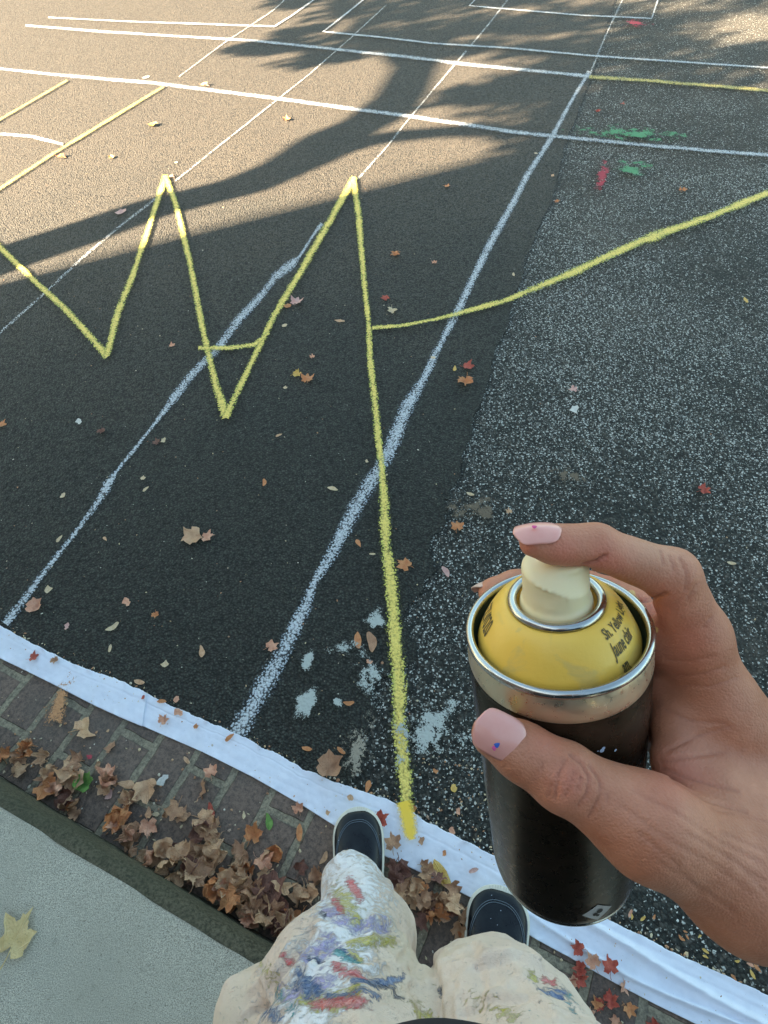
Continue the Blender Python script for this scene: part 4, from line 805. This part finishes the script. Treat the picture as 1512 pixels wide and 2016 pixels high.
# coarse upper body: forearm, upper arm, shoulders, neck and head (mostly inside the shirt, outside the photograph)
BF = Field((-.45,-.55,.80), (.62,.12,1.72), .009)
FAw = cam2w(FA); FAs = cam2w(WR)+(ELW-cam2w(WR))*.12
BF.add(FAs, ELW, .030, .043, .01); SH = np.array([.20,-.26,1.33]); BF.add(ELW, SH, .044, .055, .02)
BF.add((0,-.20,.92), (0,-.22,1.10), .125, .115, .05); BF.add((0,-.22,1.10), (0,-.25,1.25), .115, .13, .05); BF.add((-.17,-.27,1.33), SH, .055, .055, .05)
BF.add((-.2,-.27,1.33), (-.27,-.36,1.08), .052, .043, .02); BF.add((-.27,-.36,1.08), (-.17,-.16,1.25), .040, .028, .01)
BF.add((0,-.27,1.33), (0,-.27,1.45), .055, .052, .03); BF.add((0,-.26,1.55), (0,-.27,1.60), .078, .088, .03); BF.add((0,-.235,1.49), (0,-.24,1.52), .048, .06, .03); BF.add((0,-.170,1.535), (0,-.177,1.55), .010, .007, .012)
for s_ in (-1, 1): BF.add((s_*.088,-.265,1.53), (s_*.09,-.265,1.56), .010, .014, .008)
V2, F2 = BF.mesh(); V2 = relax(V2, F2, 4)
Va = np.concatenate([Vw, V2])-PR; Fa = np.concatenate([Fc, F2+len(Vw)]); z0 = np.zeros(len(V2))
k = N('warm brown skin'); v = k.pos(); rd, pl, yl, cr = k.attr('red'), k.attr('pale'), k.attr('yellow'), k.attr('crease')
n1 = k.noise(v, 55, 5, .6); n2 = k.noise(v, 900, 3, .7); n3 = k.noise(v, 160, 4, .6)
c = k.mix(k.ramp(n1, [(.3, 0.), (.7, 1.)]), (.43,.155,.080), (.60,.255,.150)); c = k.mix(k.math('MULTIPLY', rd, .75), c, (.60,.17,.11)); c = k.mix(k.math('MULTIPLY', pl, .8), c, (.60,.33,.21))
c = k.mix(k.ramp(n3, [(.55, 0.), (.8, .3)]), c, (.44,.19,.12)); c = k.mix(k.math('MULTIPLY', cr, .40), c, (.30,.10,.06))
c = k.mix(k.ramp(k.math('MULTIPLY', yl, k.math('ADD', n2, .5)), [(.5, 0.), (.7, .6)]), c, (.80,.60,.20))
k.b.inputs['Subsurface Weight'].default_value = .12; k.b.inputs['Subsurface Radius'].default_value = (.006,.0025,.0012); k.b.inputs['Subsurface Scale'].default_value = .6
vc = k.vor(v, 1100, out='Distance')
M_skin = k.set(c, k.ramp(n2, [(.3, .42), (.7, .6)]), nrm=k.bump(k.math('ADD', k.math('MULTIPLY', vc, -.7), n2), .00042, .6), spec=.5)
body = fast_obj('body', Va, Fa, M_skin, person)
for nm, a_ in (('red', redn), ('pale', pal), ('yellow', yel), ('crease', cre)): attr(body, nm, np.r_[a_, z0])
# nails
k = N('pink nail'); v = k.objc(); M_nail = k.set(k.mix(k.noise(v, 200, 3), (.78,.33,.27), (.85,.42,.35)), .22, nrm=k.bump(k.noise(v, 500, 2), .0001, .3)); k.b.inputs['Coat Weight'].default_value = .5
def nail(name, c0, ldir, ndir, L, W_, arc, sag=.0012, mat=M_nail, par=None, label=None):
    l = np.array(ldir, float); l /= np.linalg.norm(l); n_ = np.array(ndir, float); n_ -= l*(n_@l); n_ /= np.linalg.norm(n_); s = np.cross(n_, l); V = []; na, nb = 16, 20; rad = W_/2/math.sin(arc)
    for j in range(nb+1):
        t = j/nb*2-1; wf = max(.30, (1-abs(t)**(3.2 if t < 0 else 5))**.45)*(1-.05*t)
        for i in range(na+1):
            u = (i/na*2-1); a = u*arc*wf
            tt = t*(1-.10*u*u) ; V.append(c0+l*tt*L/2+s*rad*math.sin(a)+n_*(rad*math.cos(a)-rad)-n_*sag*t*t)
    Vn = cam2w(np.array(V))-PR; Fn = [(j*(na+1)+i, j*(na+1)+i+1, (j+1)*(na+1)+i+1, (j+1)*(na+1)+i) for j in range(nb) for i in range(na)]
    o = obj(name, Vn, Fn, mat, par); sd = o.modifiers.new('t', 'SOLIDIFY'); sd.thickness = .0006; sd.offset = 0
    return o
n_i = -CA*1.0+np.array([0,0,-.18]); nail('fingernail', P(1058,1040,.1928), (-1,.10,.0), n_i, .0155, .0100, .85, .0012, par=body)
n_t = np.array([-.12,-.22,-1.]); nail('thumbnail', P(987,1451,.1897), P(934,1428,.193)-P(1042,1486,.1935), n_t, .0182, .0138, .75, .0013, par=body)
mt, mp_ = MT; dirm = mt-mp_; radm = mt-CT-CA*np.dot(mt-CT, CA); radm /= np.linalg.norm(radm)
nail('fingernail', mt+dirm/np.linalg.norm(dirm)*.001+radm*.0062-CA*.0025, dirm, radm-CA*.9, .012, .010, .9, .001, mat=plain('pale nail', (.72,.50,.40), .3), par=body)
def dot(c0, nv, r_, mat):
    nv = nv/np.linalg.norm(nv); u = np.cross(nv, [0,1,.1]); u /= np.linalg.norm(u); w_ = np.cross(nv, u)
    V = [c0+nv*.0002]+[c0+(u*math.cos(a)+w_*math.sin(a))*r_*(1+.15*math.sin(3*a)) for a in np.linspace(0, 6.283, 14, endpoint=False)]
    return obj('paint_dot', cam2w(np.array(V))-PR, [(0, 1+i, 1+(i+1)%14) for i in range(14)], mat, body)
dot(P(978,1466,.1893), n_t, .0009, plain('blue paint', (.02,.10,.45), .4)); dot(P(973,1473,.1893), n_t, .0007, plain('pink paint', (.65,.08,.25), .4)); dot(P(1052,1037,.1918), n_i, .0008, plain('magenta paint', (.65,.06,.22), .4))

# trousers
TF = Field((-.42,-.45,.045), (.52,.36,1.0), .0055)
def LG(x, y, z): return G(x, y, z)
def leg(pts, k_=.03):
    for (a, ra), (b, rb) in zip(pts[:-1], pts[1:]): TF.add(a, b, ra, rb, k_, .05)
hipL, hipR = np.array([-.065,-.185,.78]), np.array([.115,-.185,.78])
leg([(np.array([-.105,.050,.085]), .056), (LG(693,1740,.28), .040), (LG(693,1752,.38), .042), (LG(714,1850,.47), .060), (LG(672,1960,.55), .086), (hipL, .098)], .02)
leg([(np.array([.165,-.035,.085]), .054), (LG(935,1950,.30), .048), (LG(950,1968,.40), .062), (LG(968,2022,.50), .084), (LG(985,2085,.58), .096), (hipR, .098)], .02)
TF.add(LG(606,1872,.44), LG(508,2005,.53), .018, .050, .02, .05)       # side pocket flap
TF.add(LG(700,1722,.38), LG(745,1845,.44), .024, .050, .02, .05)
TF.add(hipL+(0,0,.05), hipR+(0,0,.05), .11, .11, .06, .05)
V, Fc = TF.mesh(); V = relax(V, Fc, 3); nr = normals(V, Fc)
px = np.stack([np.zeros(len(V))]*2, 1); rel_ = (V-O) @ R; px = np.stack([CX+F*rel_[:,0]/rel_[:,2], CY+F*rel_[:,1]/rel_[:,2]], 1); up_ = nr[:,2] > -.6
disp = np.zeros(len(V))
for i in range(len(V)):
    p = V[i]; q = Vector((p[0]*9, p[1]*9, p[2]*13)); w_ = noise.noise(q*.7)*2
    r1 = max(0, 1-abs(noise.noise(Vector((p[0]*7+w_, p[1]*7+w_*.6, p[2]*9-p[0]*6))))*4.5)**2; r2 = max(0, 1-abs(noise.noise(Vector((p[0]*13-w_*1.5, p[1]*13+4, p[2]*16+p[0]*9))))*5)**2
    disp[i] = .0048*r1+.0034*r2+.003*noise.noise(q*.9)-.002
V = V+nr*disp[:,None]
def pl_d(pts):
    pts = np.array(pts, float); out = np.full(len(px), 1e9)
    for a, b in zip(pts[:-1], pts[1:]):
        d_ = b-a; t = np.clip(((px-a)@d_)/(d_@d_), 0, 1); out = np.minimum(out, np.linalg.norm(px-a-t[:,None]*d_, axis=1))
    return out
def folds(pts, w_, dep):
    global V
    V = V+nr*(np.exp(-(pl_d(pts)/w_)**2)*dep*(nr[:,2] > -.2))[:,None]
folds([(610,1830),(560,1900),(500,1990)], 7, -.012); folds([(580,1850),(545,1905),(490,1950)], 6, .007); folds([(740,1770),(700,1830),(620,1870)], 8, -.006)
folds([(880,1900),(960,1880),(1060,1900)], 10, .005); folds([(930,1860),(950,1940),(930,2016)], 9, -.005); folds([(850,1900),(858,1960),(862,2016)], 7, -.012); folds([(1000,1890),(1060,1960),(1100,2016)], 10, .005)
for f_ in ([(650,1760),(690,1800),(760,1815)], [(630,1830),(700,1858),(790,1850)], [(600,1880),(560,1930),(470,2000)], [(640,1850),(600,1920),(590,2010)], [(800,1860),(760,1900),(700,1915)], [(820,1930),(770,1950),(700,1990)], [(660,1900),(720,1960),(740,2016)],
    [(880,1870),(930,1895),(1010,1890)], [(870,1910),(900,1960),(905,2016)], [(980,1880),(1000,1940),(1060,2000)], [(1060,1900),(1090,1950),(1150,1990)], [(900,1990),(960,1960),(1040,1965)]):
    folds(f_, 4.0, .0042); folds([(x_+7, y_+6) for x_, y_ in f_], 4.5, -.0042)
folds([(640,1800),(720,1830),(790,1825)], 8, -.005); folds([(600,1900),(700,1905),(800,1900)], 8, .004)
def reg(strokes):
    out = np.zeros(len(V))
    for pts, w_, a_ in strokes: out = np.maximum(out, a_*np.exp(-(pl_d(pts)/w_)**2))
    return np.where((px[:,1] > 1600) & (nr[:,2] > -.35), out, 0)
PT = {'p_white': ([([(690,1715),(700,1800),(650,1900),(600,1990)], 78, 1.05), ([(640,1760),(640,1850)], 30, .8)], (.80,.78,.80)),
 'p_yel': ([([(670,1760),(700,1800)], 22, .8), ([(690,1850),(770,1852)], 14, .9), ([(690,1872),(710,1890)], 12, 1.), ([(600,1965),(640,1975),(700,1965)], 22, 1.), ([(1045,1922),(1050,1930)], 10, 1.), ([(820,1990),(850,2016)], 25, .7), ([(940,1970),(1010,2000)], 22, .5), ([(520,1900),(560,1960)], 18, .5)], (.50,.42,.06)),
 'p_pur': ([([(640,1790),(700,1815),(760,1822)], 16, .75), ([(600,1880),(650,1850)], 24, .8), ([(560,1960),(640,1930)], 26, .7)], (.38,.33,.60)),
 'p_blue': ([([(590,1925),(620,1950)], 22, 1.), ([(700,1938),(770,1930),(785,1928)], 10, 1.15), ([(650,1960),(740,1965)], 10, .9), ([(520,1985),(540,2000)], 20, .8), ([(670,1865),(700,1885)], 9, .9), ([(1060,1950),(1110,1960)], 9, .9), ([(610,1882),(622,1886)], 8, 1.1)], (.03,.10,.26)),
 'p_teal': ([([(660,1868),(690,1888),(705,1893)], 9, 1.1), ([(540,1950),(580,1990)], 16, .6), ([(1120,1960),(1130,1990)], 12, .6)], (.05,.32,.36)),
 'p_red': ([([(690,1738),(708,1768)], 9, 1.25), ([(658,1770),(672,1792)], 8, 1.1), ([(660,1900),(680,1922),(715,1925)], 9, 1.2), ([(620,1975),(680,1972),(705,1985)], 13, 1.15), ([(1070,1930),(1090,1938)], 7, 1.2), ([(560,1885),(575,1895)], 8, .9)], (.60,.10,.10)),
 'p_dark': ([([(634,1795),(640,1800)], 6, 1.2), ([(725,1935),(775,1945)], 6, .9), ([(610,1882),(635,1890)], 6, .9), ([(855,1935),(862,1942)], 5, 1.2), ([(780,1955),(790,1965)], 5, 1.)], (.03,.04,.08))}
k = N('cream trousers with dried paint'); v = k.pos(); n1 = k.noise(v, 12, 5, .6); n2 = k.noise(v, 150, 3, .6); wv = k.noise(v, 18, 4, .6, 0, True)
vv = k.n('VectorMath', operation='MULTIPLY_ADD'); k.l(wv, vv.inputs[0]); vv.inputs[1].default_value = (.07,.07,.07); k.l(v, vv.inputs[2]); vs = vv.outputs[0]
mp = k.n('Mapping'); k.l(vs, mp.inputs[0]); mp.inputs['Scale'].default_value = (1., 2.6, 2.6)
c = k.mix(k.ramp(n1, [(.35, 0.), (.7, 1.)]), (.78,.62,.50), (.64,.50,.41)); c = k.mix(k.ramp(k.noise(v, 6, 4), [(.5, 0.), (.7, .4)]), c, (.74,.64,.42))
hsum = k.noise(v, 60, 4, .6)
for i, (nm, (st, cl_)) in enumerate(PT.items()):
    s2 = k.noise(mp.outputs[0], 46+i*7, 6, .7); a_ = k.math('ADD', k.math('MULTIPLY', k.attr(nm), 1.12), k.math('MULTIPLY', k.math('SUBTRACT', s2, .5), 3.4))
    al = k.ramp(a_, [(.50, 0.), (.72, .55), (.95, .92)]); c = k.mix(al, c, k.mix(k.ramp(k.noise(mp.outputs[0], 90+i*11, 3), [(.4, .55), (.65, 0.)]), cl_, tuple(min(1, q*.5+.40) for q in cl_))); hsum = k.math('ADD', hsum, k.math('MULTIPLY', al, .5))
M_tr = k.set(c, .85, nrm=k.bump(k.math('ADD', hsum, k.math('MULTIPLY', k.noise(v, 900, 2), .25)), .004, .8), spec=.2)
tr = fast_obj('trousers', V-PR, Fc, M_tr, person); sb_ = tr.modifiers.new('s', 'SUBSURF'); sb_.levels = sb_.render_levels = 1
for nm, (st, cl_) in PT.items(): attr(tr, nm, reg(st))
# shirt
SF = Field((-.40,-.56,.80), (.55,.10,1.48), .008)
SF.add((.01,-.172,.86), (0,-.215,1.12), .138, .132, .05, .05); SF.add((0,-.215,1.12), (0,-.25,1.27), .132, .14, .05, .05); SF.add((-.18,-.27,1.34), SH+np.array([.01,0,.0]), .068, .068, .05, .05); SF.add(SH, SH+(ELW-SH)*.55, .068, .062, .03, .05); SF.add((-.2,-.27,1.33), (-.245,-.32,1.17), .064, .058, .03, .05)
SF.f[:, :, :2] = .03
V, Fc = SF.mesh(); V = relax(V, Fc, 3); nr = normals(V, Fc)
V = V+nr*np.array([.006*noise.noise(Vector((p[0]*9, p[1]*9, p[2]*14))) for p in V])[:,None]
fast_obj('shirt', V-PR, Fc, plain('black cotton shirt', (.012,.012,.016), .9), person)
hr = Field((-.2,-.45,1.35), (.2,-.1,1.78), .008); hr.add((0,-.29,1.575), (0,-.295,1.615), .098, .095, .03); hr.add((0,-.33,1.50), (0,-.35,1.40), .075, .05, .04)
V, Fc = hr.mesh(); V = relax(V, Fc, 3); nr = normals(V, Fc); V = V+nr*np.array([.004*noise.noise(Vector((p[0]*60, p[1]*20, p[2]*9))) for p in V])[:,None]
fast_obj('hair', V-PR, Fc, plain('dark hair', (.015,.010,.008), .5), person)

# shoes
k = N('black shoe leather'); v = k.objc(); n1 = k.noise(v, 40, 4, .6); sp_ = k.vor(v, 95)
c = k.mix(k.ramp(n1, [(.4, 0.), (.7, 1.)]), (.004,.005,.008), (.010,.014,.018)); c = k.mix(k.math('MULTIPLY', k.math('LESS_THAN', sp_, .07), k.math('GREATER_THAN', k.noise(v, 50, 2), .56)), c, (.6,.65,.75))
M_sh = k.set(c, k.ramp(n1, [(.35, .25), (.7, .42)]), nrm=k.bump(k.noise(v, 300, 3), .0006, .5), spec=.3); M_sole = plain('off white rubber sole', (.66,.62,.52), .6); M_st = plain('grey stitching', (.10,.13,.16), .5)
def shoe(toe, heel, side, wide=1.0):
    t2 = np.array(toe[:2]); h2 = np.array(heel[:2]); L = np.linalg.norm(t2-h2); d_ = (t2-h2)/L; s = np.array([d_[1], -d_[0]])*wide
    root = empty('shoe', (*(h2-PR[:2]), 0)); root.parent = person
    def W(t, u, z): p = d_*t*L+s*u; return (p[0], p[1], z)
    def hw(t):   # half width along the length (0 heel, 1 toe)
        if t < .1: return .036*math.sqrt(max(0, 1-((.1-t)/.1)**2))
        if t > .78: return .0485*math.sqrt(max(0, 1-((t-.78)/.22)**2.3))
        return .036+.0125*(math.sin((t-.1)/.68*math.pi-math.pi/2)+1)/2
    def asym(t): return side*.008*math.sin(max(0, t-.3)*2.2)
    ts = (1-np.cos(np.linspace(0, math.pi, 50)))/2; ns = 28
    V = []; zb = .012
    for t in ts:
        for z, g_ in ((zb, -.001), (zb, .004), (zb+.006, .0055), (zb+.018, .005), (zb+.021, .0025)):
            pass
    # sole: outline rings
    rings = [(zb-.006,-.003), (zb-.006,.001), (zb-.001,.0032), (zb+.012,.0032), (zb+.016,.0018), (zb+.016,-.006)]; ol = []
    for t in ts: ol.append((t, hw(t)))
    loop = [(t, w_) for t, w_ in ol]+[(t, -w_) for t, w_ in ol[-2:0:-1]]; n = len(loop); V = []
    for z, g_ in rings:
        for t, w_ in loop:
            tt = .5+(t-.5)*(1+2*g_/L); V.append(W(tt, asym(t)+w_*(1+g_/.045), z+.010*max(0, t-.8)*2.0))
    Fc = [(j*n+i, j*n+(i+1)%n, (j+1)*n+(i+1)%n, (j+1)*n+i) for j in range(len(rings)-1) for i in range(n)]; Fc.append(tuple(range(n))[::-1])
    obj('sole', V, Fc, M_sole, root)
    def top(t): 
        if t > .62: return .030+.030*((1-t)/.38)**.75*1.0
        return .060+(.62-t)*.085
    V = []; tu = np.linspace(.012, .994, 46)
    def up(t, a, off=0):
        w_ = hw(t)*1.0; zt = top(t)*(1 if t < .97 else (1-(t-.97)/.03*.25)); ca, sa = math.cos(a), math.sin(a)
        return W(t, asym(t)+math.copysign(abs(ca)**.75, ca)*(w_+off), zb+.012+(zt-zb-.012)*abs(sa)**.85+off)
    for t in tu:
        for i in range(ns): V.append(up(t, math.pi*i/(ns-1)))
    Fc = [(j*ns+i, j*ns+i+1, (j+1)*ns+i+1, (j+1)*ns+i) for j in range(len(tu)-1) for i in range(ns-1)]; Fc.append(tuple((len(tu)-1)*ns+i for i in range(ns))); Fc.append(tuple(range(ns))[::-1])
    o = obj('upper', V, Fc, M_sh, root)
    # toe cap seam and stitching
    for (tf, da) in ((.93, .0), (.915, .05)):
        path = [up(tf-.24*abs((i/20*2-1))**2.2-.02, math.pi*(.5+(i/20-.5)*(.72-da)), .0006) for i in range(21)]; v_, f_ = tube(path, [.0008]*21, 5); obj('stitching', v_, f_, M_st, root)
    tp = [up(.985-.02*abs(i/9*2-1)**2, math.pi*(.5+(i/9-.5)*.5), -.001) for i in range(10)]
    Vt, Ft = [], []
    for q in tp:
        b = len(Vt); q = np.array(q); q[2] = zb+.016; a3 = np.array([s[0], s[1], 0])*.0011; b3 = np.array([d_[0], d_[1], 0])*.006
        for z_ in (0, .004): Vt += [q-a3+(0,0,z_), q+a3+(0,0,z_), q+a3+b3+(0,0,z_), q-a3+b3+(0,0,z_)]
        Ft += [(b+4,b+5,b+6,b+7),(b,b+4,b+7,b+3),(b+1,b+2,b+6,b+5),(b+2,b+3,b+7,b+6)]
    obj('toe_grip', Vt, Ft, M_sole, root, smooth=False)
    return root
tL = G(694,1592,.03); shoe(tL, tL+np.array([.012,-.265,0]), 1)
tR = G(998,1750,.03); shoe(tR, tR+np.array([-.085,-.250,0]), -1, 1.14)
